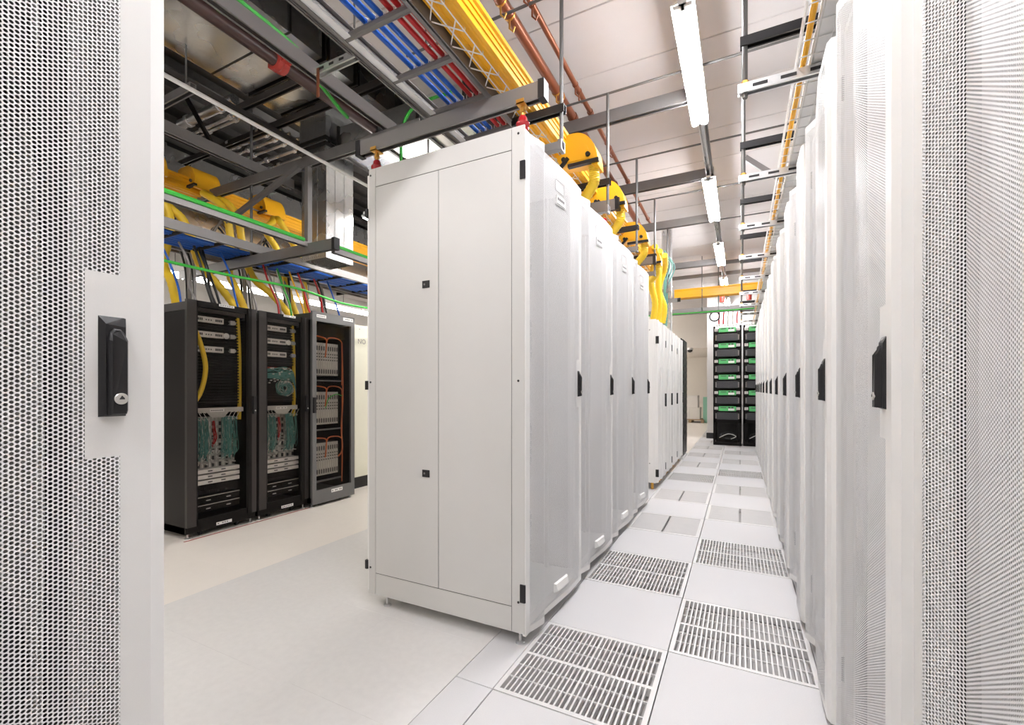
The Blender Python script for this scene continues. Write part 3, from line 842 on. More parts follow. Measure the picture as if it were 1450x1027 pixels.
# yellow fibre raceway over the black racks
def raceway(t, x0, x1, z0, z1, L, ribs=4):
    b = MB(); lip = .014
    b.prism([(x0, z1), (x0-lip, z1), (x0-lip, z1-.02), (x0, z1-.03), (x0, z0), (x1, z0), (x1, z1-.03), (x1+lip, z1-.02), (x1+lip, z1), (x1, z1), (x1-.006, z0+.01), (x0+.006, z0+.01)], 'y', 0, L)
    o = b.build('trough', M['yellow'], t)
    rb = MB()
    for i in range(ribs):
        x = x0 + (x1-x0)*(i+.5)/ribs
        rb.prism([(x-.012, z0), (x-.007, z0-.008), (x+.007, z0-.008), (x+.012, z0)], 'y', .0, L)
    rb.box(x1, x1+.006, 0, L, z0+.03, z0+.045).box(x1, x1+.006, 0, L, z0+.065, z0+.08)
    rb.build('moulded_ribs', M['yellow'], t)
    return o
def spout(t, y, x_in, x_out, z_top, z_bot, wdt=.17, name='spout'):
    """hooded outlet that curves over the raceway side and drops"""
    b = MB(); R = x_out - x_in; h = z_top - z_bot
    poly = [(x_in-.05, z_top-.07), (x_in-.05, z_top-.012), (x_in, z_top)]
    for k in range(0, 10):
        a = PI/2 - (PI/2)*k/9
        poly.append((x_out-R*.62 + R*.62*math.cos(a), z_bot + (h)*math.sin(a)))
    poly += [(x_out, z_bot-.015), (x_out-.03, z_bot-.015), (x_out-.06, z_bot+.02), (x_in+.05, z_bot+.03), (x_in, z_bot+.03)]
    b.prism(poly, 'y', y-wdt/2, y+wdt/2)
    o = b.build(name, M['yellow'], t, True)
    # raised edge flange, knobs and black clamp
    for yy in (y-wdt/2-.004, y+wdt/2-.012):
        fl = MB(); fl.prism([(x_in+.02, z_top-.02)] + [(x_out-R*.62 + (R*.62-.05)*math.cos(PI/2-PI/2*k/7), z_bot+.03 + (h-.07)*math.sin(PI/2-PI/2*k/7)) for k in range(8)] + [(x_in+.04, z_bot+.04)], 'y', yy, yy+.016)
        fl.build('hood_flange', M['yellow'], o)
    for xx in (x_in+.03, x_out-.06):
        MB().lathe([(.014, -.012), (.016, 0), (.010, .004)], (xx, y-wdt/2-.008, z_bot+.055), 12, 'y').build('knob', M['black'], o)
    MB().bar((x_in-.05, y-wdt/2-.01, z_bot-.05), (x_in+.06, y-wdt/2-.01, z_bot+.06), .02, .018, (0, 1, 0)).bar((x_in+.06, y-wdt/2-.006, z_bot+.004), (x_out+.01, y-wdt/2-.006, z_bot+.008), .02, .03, (0, 1, 0)).build('clamp', M['black'], o)
    return o
ry = thing('fibre_raceway', 'orange-yellow fibre raceway running above the black racks at the left', 'raceway', (-4.94, -.5, 3.13))
raceway(ry, -.21, .21, 0, .13, 9.0, 6)
for y in (2.10, 2.57, 3.28):
    spout(ry, y+.5, .08, .33, .25, .03, .24)
MB().box(.211, .214, 3.55, 3.75, .05, .075).build('label_strip', M['label'], ry)
for y in (.45, 1.45, 2.45, 3.45, 4.45):
    MB().box(-.10, .10, y, y+.06, -.02, -.008).build('joint_clip', M['black'], ry)
def corr(name, pts, r, label, group=None, m='tube'):
    """ribbed flexible tube"""
    q = spline(pts, 10); b = MB()
    rr = [r*(1 + (.07 if i % 2 else -.03)) for i in range(len(q))]
    b.tube(q, rr, 10)
    return tag(b.build(name, M[m], None, True, base([tuple(p) for p in pts])), label, 'tube', group)
gt = 'yellow tubes feeding the black racks'
TUBES = [
 ('leftmost yellow tube dropping from the first spout at the left edge', [(-4.62,2.08,3.12),(-4.45,2.066,2.917),(-4.4,2.119,2.755),(-4.4,2.13,2.575),(-4.5,2.13,2.33),(-4.4,2.146,2.152),(-4.45,2.215,1.935)]),
 ('yellow tube swinging right from the first spout to the nearest black rack', [(-4.62,2.14,3.10),(-4.45,2.14,2.838),(-4.4,2.229,2.731),(-4.4,2.309,2.568),(-4.4,2.375,2.361),(-4.38,2.53,2.203),(-4.3,2.66,1.985),(-4.28,2.69,1.94)]),
 ('left yellow tube of the pair under the second spout', [(-4.62,2.52,3.12),(-4.45,2.58,3.0),(-4.4,2.622,2.864),(-4.42,2.663,2.638),(-4.5,2.70,2.375),(-4.45,2.74,2.209),(-4.40,2.80,2.0),(-4.4,2.82,1.94)]),
 ('right yellow tube of the pair under the second spout, curving into the middle rack', [(-4.62,2.58,3.12),(-4.45,2.66,3.03),(-4.4,2.732,2.867),(-4.42,2.781,2.673),(-4.45,2.90,2.382),(-4.35,3.06,2.202),(-4.25,3.16,2.03),(-4.22,3.18,1.97)]),
 ('left short yellow tube under the third spout', [(-4.62,3.26,3.12),(-4.45,3.12,3.0),(-4.45,3.05,2.89),(-4.45,3.165,2.746),(-4.5,3.27,2.6),(-4.55,3.4,2.3),(-4.55,3.5,2.06)]),
 ('right short yellow tube under the third spout', [(-4.62,3.30,3.12),(-4.45,3.20,3.05),(-4.42,3.30,2.898),(-4.45,3.43,2.74),(-4.55,3.6,2.4),(-4.55,3.65,2.06)]),
]
for lab, p in TUBES: corr('corrugated_tube', p, .034, lab, gt)
# loose cables dropping into the rack tops
rnd = random.Random(3)
drops = [('blackcable', 2.28, 'thick black cable'), ('blackcable', 2.33, 'thin black cable'), ('blackcable', 2.38, 'right-hand black cable'), ('greycable', 2.74, 'grey cable'), ('blue', 2.50, 'blue cable'), ('red', 2.93, 'red cable'), ('greycable', 2.98, 'pale grey cable'),
         ('whitecable', 3.12, 'white cable'), ('red', 3.3, 'dark red cable'), ('yellow', 3.22, 'yellow cord'), ('greycable', 3.36, 'grey looped cable'), ('blue', 2.06, 'leftmost blue cable'), ('greycable', 2.16, 'leftmost grey cable'), ('green', 3.08, 'green cord'), ('red', 3.55, 'thin red cable'), ('blackcable', 3.62, 'black looped cable'), ('blue', 3.68, 'short blue cable')]
for i, (m, y, nm) in enumerate(drops):
    x = -4.15 - .03*(i % 4); top = 2.46
    p = [(x-.05, y-.06, top), (x, y-.02+rnd.uniform(-.02, .02), 2.28), (x+rnd.uniform(-.03, .03), y+rnd.uniform(0, .06), 2.1), (x, y+.08, 1.94 if y < 3.1 else 2.03)]
    cable('drop_cable', p, .011 if i < 3 else .009, m, nm + ' dropping from the tray into the top of ' + ('the nearest black rack' if y < 2.62 else 'the middle black rack' if y < 3.19 else 'the grey-framed rack'), 'cable', 'cables dropping into the rack tops')
for j, (y, n_) in enumerate(((2.2, 5), (2.72, 5), (3.2, 4), (3.7, 3))):
    for q in range(n_):
        rq = random.Random(j*10+q); x = -4.62+.035*q
        cable('riser_cable', [(x-.1, y-.12+rq.uniform(-.03, .03), 2.72), (x-.03, y-.05+rq.uniform(-.03, .03), 2.84+.02*q), (x, y+.05, 2.70), (x+.02, y+.12+rq.uniform(-.02, .02), 2.50), (x+.04, y+.15, 2.30), (x+.06, y+.16+rq.uniform(-.02, .03), 2.04 if y > 3 else 1.95)], .010, 'greycable' if q % 3 else 'blackcable',
              '%s strand of the grey cable bunch falling onto %s' % (ORD[q], ['the nearest black rack', 'the middle black rack', 'the grey-framed rack', 'the far side of the grey-framed rack'][j]), 'cable', 'grey cable bunches over the racks')

# ------------------------------------------------------------------ ducts and pipes overhead at the left
def duct_box(t, x0, x1, y0, y1, z0, z1, name='duct_section', m='galv'):
    return MB().box(x0, x1, y0, y1, z0, z1).build(name, M[m], t)
t = thing('air_duct', 'square galvanised drop duct with a grille at its open bottom', 'duct', (-3.59, 3.105, 2.45))
b = MB(); w2 = .165
for x0, x1, y0, y1 in ((-w2, w2, -w2, -w2+.003), (-w2, w2, w2-.003, w2), (-w2, -w2+.003, -w2, w2), (w2-.003, w2, -w2, w2)):
    b.box(x0, x1, y0, y1, 0, 1.05)
b.build('duct_shaft', M['galv'], t)
b = MB()
for x in (-.06, .05): b.box(x-.002, x+.002, -w2-.004, -w2, .02, 1.04); b.box(w2, w2+.004, x-.002, x+.002, .02, 1.04)
b.build('duct_seam', M['galv'], t)
MB().box(-w2-.03, w2+.03, -w2-.03, w2+.03, 1.02, 1.06).box(-w2-.03, w2+.03, -w2-.03, w2+.03, 1.085, 1.115).build('duct_flange', M['galv_dark'], t)
MB().box(-w2-.012, w2+.012, -w2-.012, w2+.012, 1.05, 1.40).build('duct_neck', M['galv'], t)
b = MB()
for i in range(12):
    x = -w2+.014+i*.0275; b.box(x-.003, x+.003, -w2, w2, .012, .022)
    b.box(-w2, w2, x-.003, x+.003, .012, .022)
b.build('grille', M['strut_l'], t)
MB().box(-w2+.003, w2-.003, -w2+.003, w2-.003, .025, .03).build('damper_plate', M['dark'], t)
t = thing('air_duct', 'broad galvanised supply duct along the ceiling at upper left, seamed underneath', 'duct', (-3.35, .2, 3.80))
for y0, y1 in ((0, .66), (.68, 1.32), (1.34, 1.96), (1.98, 2.25), (2.33, 2.57), (2.64, 3.2)):
    duct_box(t, -.50, .45, y0, y1, 0, .3)
for y in (.67, 1.33, 1.97, 2.29, 2.605): MB().box(-.51, .46, y-.008, y+.008, .0, .3).build('duct_flange', M['galv_dark'], t)
t = thing('air_duct', 'tall galvanised main duct running lengthwise behind the yellow raceway', 'duct', (-5.9, -1, 3.05))
for i in range(7): duct_box(t, -.4, .4, .02+1.2*i, 1.2*(i+1), 0, .8)
for i in range(8): MB().box(-.42, .42, 1.2*i-.01, 1.2*i+.03, -.02, .82).build('duct_flange', M['galv'], t)
t = thing('air_duct', 'galvanised duct crossing above the cable ladder left of the white end panel', 'duct', (-2.86, 3.35, 3.42))
for i in range(3): duct_box(t, -.46+.46*i, -.46+.46*(i+1)-.02, -.35, 2.1, 0, .235)
for i in range(4): MB().box(-.46+.46*i-.012, -.46+.46*i+.012, -.37, 2.12, -.02, .238).build('duct_flange', M['galv_dark'], t)
for i, (y, z, r) in enumerate(((2.43, 3.78, .045), (2.53, 3.74, .014), (2.58, 3.74, .014), (2.80, 3.75, .017), (2.88, 3.75, .016), (2.97, 3.75, .018), (3.07, 3.75, .016), (3.2, 3.75, .018), (3.33, 3.75, .016))):
    x0, x1 = (-4.82, -3.97)
    tt = thing('conduit', 'shiny steel conduit crossing under the dark deck at upper left, %s of the set' % ORD[i], 'pipe', (x0, y, z), 0, 'steel conduits under the dark deck')
    b = MB(); b.tube([(0, 0, 0), (x1-x0, 0, 0)], r, 12); b.build('pipe_run', M['galv'], tt, True)
    for x in (.14+.03*(i % 3), .62):
        MB().lathe([(r+.008, -.02), (r+.010, 0), (r+.008, .02)], (x, 0, 0), 12, 'x').build('coupling', M['zinc'], tt)
for i, y in enumerate((2.49, 2.805)):
    strut('deck_beam', ['dark steel beam crossing below the ceiling duct at upper left', 'dark steel beam behind the drop duct neck'][i], (-4.0 - 1.6*i, y, 3.735), (-2.4, y, 3.735), .05, .055, 'postgrey', cat='beam')
for i, x in enumerate((-3.93, -4.9)):
    strut('deck_beam', ['dark lengthwise steel beam beside the broad ceiling duct', 'dark lengthwise steel beam above the yellow raceway'][i], (x, -1, 3.675), (x, 6, 3.675), .035, .04, 'postgrey', cat='beam')
b = MB().bar((-4.69, 2.3, 4.15), (-3.98, 2.3, 3.22), .028, .028)
tag(b.build('diagonal_brace', M['blackmetal'], None, False, (-4.3, 2.45, 3.26)), 'black diagonal brace rising from the upper left strut', 'strut')
strut('cross_strut', 'short dark cross strut at the left edge under the dark deck', (-4.7, 1.87, 3.42), (-3.55, 1.87, 3.42), .045, .06, 'strut')
rod('pale rod hanging above the short dark cross strut', -3.7, 1.9, 3.44, 4.15, .007)
# white pipe, sprinkler pipe
o = MB(); o.tube([(-3.0, -.5, 3.06), (-3.0, 6.5, 3.06)], .014, 10)
tag(o.build('thin_pipe', M['fixture'], None, True, (-3.0, 3, 3.06)), 'thin pale pipe running lengthwise below the high cross strut', 'pipe')
t = thing('sprinkler_pipe', 'dark sprinkler pipe with red couplings at the top left', 'pipe', (-2.87, -.5, 3.5))
b = MB(); b.tube([(0, 0, 0), (0, 3.46, 0)], .042, 14); b.build('pipe_run', M['maroon'], t, True)
for y in (2.57,):
    c = MB().lathe([(.044, -.045), (.062, -.04), (.066, -.012), (.060, 0), (.066, .012), (.062, .04), (.044, .045)], (0, y, 0), 16, 'y')
    c.box(.05, .085, y-.03, y+.03, -.02, .02).box(-.085, -.05, y-.03, y+.03, -.02, .02)
    c.build('coupling', M['redpaint'], t)
# slotted bracket near the top
t = thing('slotted_bracket', 'bright slotted strut bracket at the top edge left of the cable ladder', 'bracket', (-2.05, 1.86, 3.10))
b = MB().channel((-.19, 0, 0), (.13, 0, 0), .041, .041, .003); o = b.build('bracket_bar', M['zinc'], t)
b = MB()
for x in (-.13, -.05, .03): MB().box(x-.018, x+.018, -.0225, -.0205, -.007, .007).build('slot', M['dark'], t)
MB().box(-.16, -.14, -.03, -.026, -.17, .0).build('hanger_strap', M['copper'], t)
MB().tube([(.11, 0, .02), (.11, 0, CZ-3.10)], .006, 6).build('hanger_rod', M['rod'], t)

# ------------------------------------------------------------------ above the left white row
cabtop = 2.47
for k, (y, xl, lab) in enumerate(((1.98, -2.0, 'grey strut standing on red insulators across the top of the end-panel cabinet'),
                                  (3.45, -2.0, 'grey strut with black cap across the third cabinet of the left row'),
                                  (5.12, -2.0, 'far grey strut with black cap over the end of the left row'))):
    strut('cabinet_strut', lab, (xl, y, 2.645), (-.85, y, 2.645), .045, .080, 'strut_l', (True, True), double=True)
ins = None
for k, y in enumerate((1.98, 3.45)):
    for j, x in enumerate((-.945, -1.885)):
        if k == 1 and j == 1: continue
        t = thing('insulator', ['red ribbed insulator on the aisle-side corner of the end-panel cabinet', 'red ribbed insulator on the far corner of the end-panel cabinet', 'red ribbed insulator on top of the third cabinet of the left row'][k*2+j], 'insulator', (x, y, cabtop), 0, 'red insulators carrying the cabinet struts')
        MB().lathe([(.026, 0), (.029, .012), (.030, .022), (.026, .026), (.033, .036), (.034, .046), (.026, .054), (.022, .074), (.016, .082)], (0, 0, 0), 18).build('insulator_body', M['insul'], t, True)
        MB().lathe([(.010, .080), (.010, .130)], (0, 0, 0), 8).lathe([(.016, .098), (.016, .112)], (0, 0, 0), 6).box(-.022, .022, -.034, .03, .130, .134).box(-.020, .020, -.034, -.028, .130, .150).build('brass_clamp', M['brass'], t)
# cable ladder with blue and red power cables
t2 = tray('cable_ladder', 'wide cable ladder overhead carrying blue and red power cables', -1.54, -1.14, -.3, 7.0, 2.72, .09, .3, 'strut_l', 'strut', .21)
cols = [('blue', -1.41), ('blue', -1.367), ('blue', -1.324), ('red', -1.27), ('red', -1.23), ('red', -1.195), ('red', -1.172)]
names = ['left blue', 'middle blue', 'right blue', 'leftmost red', 'second red', 'third red', 'rightmost red']
for (m, x), nm in zip(cols, names):
    cable('power_cable', [(x, -.28+.73*k, 2.771+(.004 if k % 2 else 0)) for k in range(11)], .0115, m, nm + ' power cable on the overhead cable ladder', 'cable', 'power cables on the overhead ladder', 2, 8)
tie = MB().tube([(-.016, 0, -.04), (-.018, 0, .0), (.0, 0, .016), (.018, 0, .0), (.016, 0, -.04), (-.016, 0, -.04)], .0022, 4).mesh('cable_tie', M['whitecable'])
for (m, x) in cols[:6]:
    for k in range(16): inst('cable_tie', tie, t2, (x+1.34, .21+.3*k, .054))
lens_panel = MB().box(-.19, -.14, 0, 7.1, .006, .010).build('pale_sheet', M['fixture'], t2)  # white strip standing in for pale ceiling seen between the rungs
# yellow raceway above the row
rb_ = thing('fibre_raceway', 'orange-yellow fibre raceway running above the left white cabinets', 'raceway', (-1.06, -.5, 2.76))
raceway(rb_, -.06, .06, 0, .11, 6.85, 2)
gB = 'yellow tubes feeding the left white cabinets'
for k, y in enumerate((2.80, 3.52, 4.5, 5.3)):
    spout(rb_, y+.5, .02, .27, .095, -.12, .13)
    corr('corrugated_tube', [(-.835, y, 2.65), (-.835, y+.01, 2.60), (-.845, y+.03, 2.55), (-.93, y+.08, 2.475)], .034,
         'yellow tube dropping from the %s spout over the left white row' % ORD[k], gB)
for k, (x, y, dx) in enumerate(((-.95, 5.55, .0), (-.93, 5.75, .03), (-.90, 5.95, -.02), (-.97, 6.15, .02))):
    corr('corrugated_tube', [(x+.1, y-.35, 2.82), (x+.06, y-.1, 2.72), (x+dx, y, 2.5), (x+.03, y+.1, 2.28), (x, y+.15, 2.085)], .036,
         '%s of the yellow tubes hanging down onto the lower white cabinets' % ['leftmost', 'second', 'third', 'rightmost'][k], 'yellow tubes over the lower white cabinets')
for k in range(4):
    cable('patch_cable', [(-.86, 6.0+.08*k, 3.0), (-.84+.02*k, 6.1+.08*k, 2.85), (-.86, 6.0+.1*k, 2.6), (-.88, 6.1+.1*k, 2.3), (-.9, 6.15+.1*k, 2.09)], .009, 'teal', '%s teal cord hanging beside the steel post' % ['first', 'second', 'third', 'fourth'][k], 'cable', 'teal cords beside the steel post')
# white wire lattice along the raceway
t = thing('wire_basket', 'narrow white wire basket along the inner side of the raceway over the left row', 'cable tray', (-1.09, -.3, 2.738))
b = MB()
for x in (-.05, .0, .05): b.tube([(x, 0, 0), (x, 7, 0)], .003, 5)
b.build('long_wire', M['fixture'], t)
cw = MB().tube([(-.05, 0, .05), (-.05, 0, 0), (.05, .11, 0), (.05, .11, .02)], .003, 5).tube([(-.05, .15, 0), (.05, .04, 0)], .003, 5).mesh('cross_wire', M['fixture'])
for k in range(46): inst('cross_wire', cw, t, (0, .15*k, 0))
for k, y in enumerate((2.26, 3.2, 4.22, 5.2, 6.2)):
    w_ = ['nearest', 'second', 'third', 'fourth', 'fifth'][k]
    rod('%s grey hanger rod beside the raceway of the left white row' % w_, -.85, y, 2.50, 3.35, .011, 'hanger rods above the left white row')
    strut('raceway_strut', '%s black strut under the raceway of the left white row' % w_, (-1.14, y, 2.715), (-.83, y, 2.715), .041, .041, 'black', group='black struts under the raceway')
    o = MB().box(-1.0, -.84, y-.02, y+.02, 2.50, 2.54); o.box(-.86, -.84, y-.03, y+.03, 2.49, 2.545)
    tag(o.build('rod_bracket', M['strut_l'], None, False, (-.9, y, 2.5)), '%s short grey bracket at the foot of a hanger rod, left white row' % w_, 'bracket', 'rod brackets of the left row')
# beams, copper pipes, thin conduits below the white ceiling
for k, y in enumerate((3.49, 4.83, 6.09, 8.2)):
    strut('ceiling_beam', '%s dark grey beam below the white ceiling, crossing under the copper pipes' % ORD[k], (-1.79, y, 3.35), (-.23, y, 3.35), .055, .095, 'strut', cat='beam', group='grey beams below the white ceiling', double=True)
for x, r, nm in ((-1.213, .034, 'thick brown copper pipe'), (-1.066, .018, 'thin brown copper pipe')):
    t = thing('copper_pipe', nm + ' running lengthwise above the grey beams', 'pipe', (x, -.5, 3.435))
    b = MB(); b.tube([(0, 0, 0), (0, 7.0 if r > .02 else 6.7, 0)], r, 12); b.build('pipe_run', M['copper'], t, True)
    for y in (2.2, 3.99, 5.33, 6.5):
        MB().lathe([(r+.006, -.02), (r+.006, .02)], (0, y, 0), 12, 'y').build('pipe_collar', M['copper'], t)
    for y in (2.75, 2.86, 3.62, 3.70, 4.48, 4.58, 5.8):
        b = MB(); b.tube([(0, y, -r), (.0, y, -r-.05), (.02, y+.01, -r-.07), (.035, y, -r-.05)], .006, 6).lathe([(r+.004, -.006), (r+.004, .006)], (0, y, 0), 10, 'y')
        b.build('valve_fitting', M['brass'] if r > .02 else M['copper'], t, True)
for k, y in enumerate((2.26, 3.2, 4.22, 5.2, 6.2)):
    t = thing('ceiling_conduit', '%s thin dark bar hung across below the white ceiling' % ORD[k], 'pipe', (0, y, 3.352), 0, 'thin bars below the white ceiling')
    MB().tube([(-1.9, 0, 0), (1.5, 0, 0)], .008, 6).build('bar', M['rod'], t, True)
    for x in (-1.75, 1.3): MB().tube([(x, 0, 0), (x, 0, CZ-3.352)], .005, 6).build('hanger', M['rod'], t)
# steel post above the lower cabinets
t = thing('steel_post', 'round-cornered steel post standing on the lower white cabinets up to the ceiling', 'column', (-.965, 6.95, 2.085))
b = MB().prism([(-.07, -.05), (-.05, -.07), (.05, -.07), (.07, -.05), (.07, .05), (.05, .07), (-.05, .07), (-.07, .05)], 'z', 0, CZ-2.085)
b.build('shaft', M['galv'], t)
MB().box(-.2, .16, -.09, -.07, .40, .46).build('clamp_bar', M['strut_l'], t)
MB().lathe([(.03, -.02), (.03, .02)], (.18, -.08, .43), 10, 'x').build('clamp_knob', M['black'], t)

# ------------------------------------------------------------------ light row
def fixture(label, x, y0, L, z, group, hang=0, lens='lens'):
    pan = .060 if lens == 'lens' else .024
    t = thing('fluorescent_light', label, 'light', (x, y0, z), 0, group)
    MB().prism([(-.017, .012), (.017, .012), (.022, .030), (pan, .027), (pan+.002, .031), (.022, .038), (.022, .05), (-.022, .05), (-.022, .038), (-pan-.002, .031), (-pan, .027), (-.022, .030)], 'y', 0, L).build('batten', M['fixture'], t)
    for xx in (-.040, .040):
        MB().tube([(xx, .025, .012), (xx, L-.025, .012)], .0165, 10).build('light_tube', M[lens], t, True)
        for yy in (.0, L-.025): MB().box(min(xx, 0)-.008, max(xx, 0)+.008, yy, yy+.025, .002, .022).build('lamp_holder', M['fixture'], t)
    if hang:
        for yy in (.2, L-.2): MB().tube([(0, yy, .05), (0, yy, .05+hang)], .004, 6).build('hanger', M['rod'], t)
    return t
for k, y in enumerate((-1.85, .335, 2.54, 4.75, 6.93, 9.11, 11.2)):
    fixture(['fluorescent fitting behind the viewer over the aisle', 'fluorescent fitting just above the viewer over the aisle', 'nearest bright fluorescent fitting in view over the aisle', 'second bright fluorescent fitting over the aisle', 'third bright fluorescent fitting over the aisle', 'fourth small bright fitting far down the aisle', 'last small bright fitting over the far frames'][k], -.274, y, 1.21, 3.25, 'fluorescent lights over the aisle')
t = thing('light_rail', 'slotted steel rail that carries the aisle lights', 'strut', (-.274, -2, 3.30))
MB().channel((0, 0, .02), (0, 13.5, .02), .041, .041, .003).build('rail', M['zinc'], t)
MB().channel((.035, 0, .02), (.035, 13.5, .02), .02, .03, .003).build('conduit', M['strut_l'], t)
for k in range(8): MB().tube([(0, .6+1.95*k, .04), (0, .6+1.95*k, CZ-3.30)], .006, 6).build('hanger', M['rod'], t)
for k, y in enumerate((-1.6, 3.3, 4.9, 6.5)):
    fixture(['fluorescent fitting behind the left edge cabinet', 'fluorescent fitting over the left aisle behind the end panel', 'second fitting over the left aisle behind the end panel', 'third fitting over the left aisle behind the end panel'][k], -3.3 if k == 1 else -2.65, y, 1.2, 2.93, 'fluorescent lights over the left aisle', .4 if k in (1, 2) else 1.15, 'lens_warm')
fixture('fluorescent fitting hidden above the left edge cabinet', -2.65, -.35, 1.1, 2.93, 'fluorescent lights over the left aisle', 1.15, 'lens_warm')
for k, y in enumerate((.8, 2.2, 3.6, 5.0, 6.4)):
    t = thing('panel_light', '%s wide light panel glowing beyond the black racks' % ORD[k], 'light', (-6.6, y, 2.72), 0, 'light panels beyond the black racks')
    MB().box(-.17, .17, 0, 1.36, .012, .09).build('housing', M['fixture'], t)
    MB().box(-.155, .155, .01, 1.35, 0, .012).build('diffuser', M['lens_panel'], t)
    for yy in (.3, 1.06): MB().tube([(0, yy, .09), (0, yy, 1.43)], .005, 6).build('hanger', M['rod'], t)
for k, (x, y) in enumerate(((-3.7, 12.6), (-3.7, 14.1), (-4.6, 13.4), (-3.9, 16.4), (-3.9, 18.0))):  # unseen lamps added to brighten the far wall, tucked behind the cabinets
    fixture('%s added unseen light fitting brightening the far room' % ORD[k], x, y, 1.2, 3.2 if y < 15 else 2.46, 'added unseen lights of the far room', .9 if y < 15 else .04, 'lens_warm')

# ------------------------------------------------------------------ above the right white row
t3 = thing('mesh_tray', 'white wire mesh tray above the right white cabinets', 'cable tray', (.43, .0, 2.625))
b = MB()
for i in range(9): b.tube([(-.21+.0525*i, 0, 0), (-.21+.0525*i, 11, 0)], .0026, 5)
for x in (-.21, .21):
    for z in (.025, .05): b.tube([(x, 0, z), (x, 11, z)], .0026, 5)
b.build('long_wires', M['fixture'], t3)
MB().box(-.15, .2, 0, 11, .004, .007).build('pale_sheet', M['fixture'], t3)
cwm = MB().tube([(-.21, 0, .05), (-.21, 0, 0), (.21, 0, 0), (.21, 0, .05)], .0026, 5).mesh('cross_wire', M['fixture'])
for k in range(110): inst('cross_wire', cwm, t3, (0, .05+.1*k, 0))
cable('fibre_cable', [(.245, .2+1.0*k, 2.642+(.004 if k % 2 else 0)) for k in range(11)], .012, 'yellow', 'yellow fibre cable along the edge of the white mesh tray', 'cable', None, 3)
for i, (x, m, nm) in enumerate(((.275, 'whitecable', 'white cable lying beside the yellow fibre in the mesh tray'), (.33, 'whitecable', 'second white cable lying in the mesh tray'))):
    cable('fibre_cable', [(x+.004*(k % 2), .2+1.0*k, 2.64) for k in range(11)], .011, m, nm, 'cable', None, 2)
for k in range(-1, 9):
    y = 2.33 + .985*k
    w_ = ORD[k+1]
    t = thing('tray_hanger', 'slotted bright strut hanger under the mesh tray of the right row, %s from the viewer' % w_, 'hanger', (.02, y, 2.58), 0, 'strut hangers of the mesh tray')
    MB().channel((-.03, 0, .02), (.72, 0, .02), .041, .041, .003).build('strut', M['zinc'], t)
    b = MB()
    for i in range(6): MB().box(.03+.11*i, .09+.11*i, -.0225, -.0203, .013, .027).build('slot', M['dark'], t)
    for x in (0, .68): MB().tube([(x, 0, -.02), (x, 0, CZ-2.58)], .0115, 8).build('hanger_rod', M['rod'], t)
    MB().channel((-.02, 0, .235), (.72, 0, .235), .041, .041, .003).build('upper_strut', M['black'], t)
    MB().lathe([(.018, .042), (.018, .056)], (0, 0, 0), 6).build('nut', M['brass'], t)
    if k in (0, 2):
        MB().bar((.02, .02, .62), (.42, .02, .25), .04, .02, (0, 1, 0)).build('diagonal_brace', M['strut'], t)

# ------------------------------------------------------------------ far end of the aisle
def power_frame(label, x, y, seed):
    t = thing('rectifier_rack', label, 'rack', (x, y, 0), 0, 'black power frames at the far end')
    wd, H = .56, 2.62
    for xx in (0, wd-.04): MB().box(xx, xx+.04, 0, .05, .06, H).box(xx, xx+.04, .5, .55, .06, H).build('upright', M['blackmetal'], t)
    MB().box(0, wd, .52, .55, .06, H).build('back_panel', M['dark'], t)
    MB().box(0, wd, 0, .55, 0, .07).build('base', M['blackmetal'], t)
    MB().box(0, wd, 0, .06, .50, .60).build('cross_member', M['blackmetal'], t)
    MB().box(.06, .09, .02, .05, .07, .5).box(wd-.09, wd-.06, .02, .05, .07, .5).build('base_stiffener', M['blackmetal'], t)
    for k in range(6):
        z = .80 + .345*k
        s = MB().box(.04, wd-.04, .0, .5, z-.07, z-.055).build('shelf', M['blackmetal'], t)
        b = MB().box(.11, wd-.11, -.03, .2, z-.045, z+.055); b.k = 1
        b.box(.30, .42, -.034, -.03, z-.035, z+.01); b.k = 2
        b.box(.30, .34, -.034, -.03, z+.015, z+.045).box(.36, .40, -.034, -.03, z+.015, z+.045).box(.15, .26, -.034, -.03, z+.02, z+.035)
        b.build('green_module', [M['greenmod'], M['label'], M['ink']], t)
        for xx in (.025, wd-.10):
            b = MB()
            for q in range(3): b.box(xx+.025*q, xx+.018+.025*q, -.02, .05, z-.02, z+.04)
            b.build('terminal_block', M['cardlight'], t)
        b = MB().box(.075, wd-.075, -.01, .3, z-.235, z-.08)
        for q in range(12): b.box(.08+.0335*q, .1+.0335*q, -.022, -.01, z-.225, z-.09)
        b.build('ribbed_block', M['battery'], t)
        for xx in (.045, wd-.07): MB().box(xx, xx+.022, -.012, .02, z-.22, z-.10).build('side_clip', M['strut_l'], t)
    b = MB(); rnd = random.Random(seed)
    for q in range(7):
        rr = rnd.uniform(.05, .085)
        b.tube([(.3+rr*2*math.cos(a*PI/8)+rnd.uniform(-.01, .01), .1+rnd.uniform(-.02, .02), .2+rr*math.sin(a*PI/8)) for a in range(17)], .008, 5, False)
    b.build('coiled_cord', M['blackcable'], t, True)
    b = MB()
    b.tube(spline([(.12, .06, .16), (.3, .05, .25), (.45, .06, .2), (.35, .05, .14)], 4), .008, 5); b.build('white_cord', M['whitecable'], t, True)
    for q in range(9):
        xx = .05 + .055*q
        MB().box(xx, xx+.035, .02, .10, H, H+.05).build('fuse_block', M['cardlight'], t)
    return t
power_frame('open black power frame with six green modules at the end of the aisle', -.53, 10.9, 1)
power_frame('second black power frame, mostly hidden by the right row', .06, 10.95, 2)
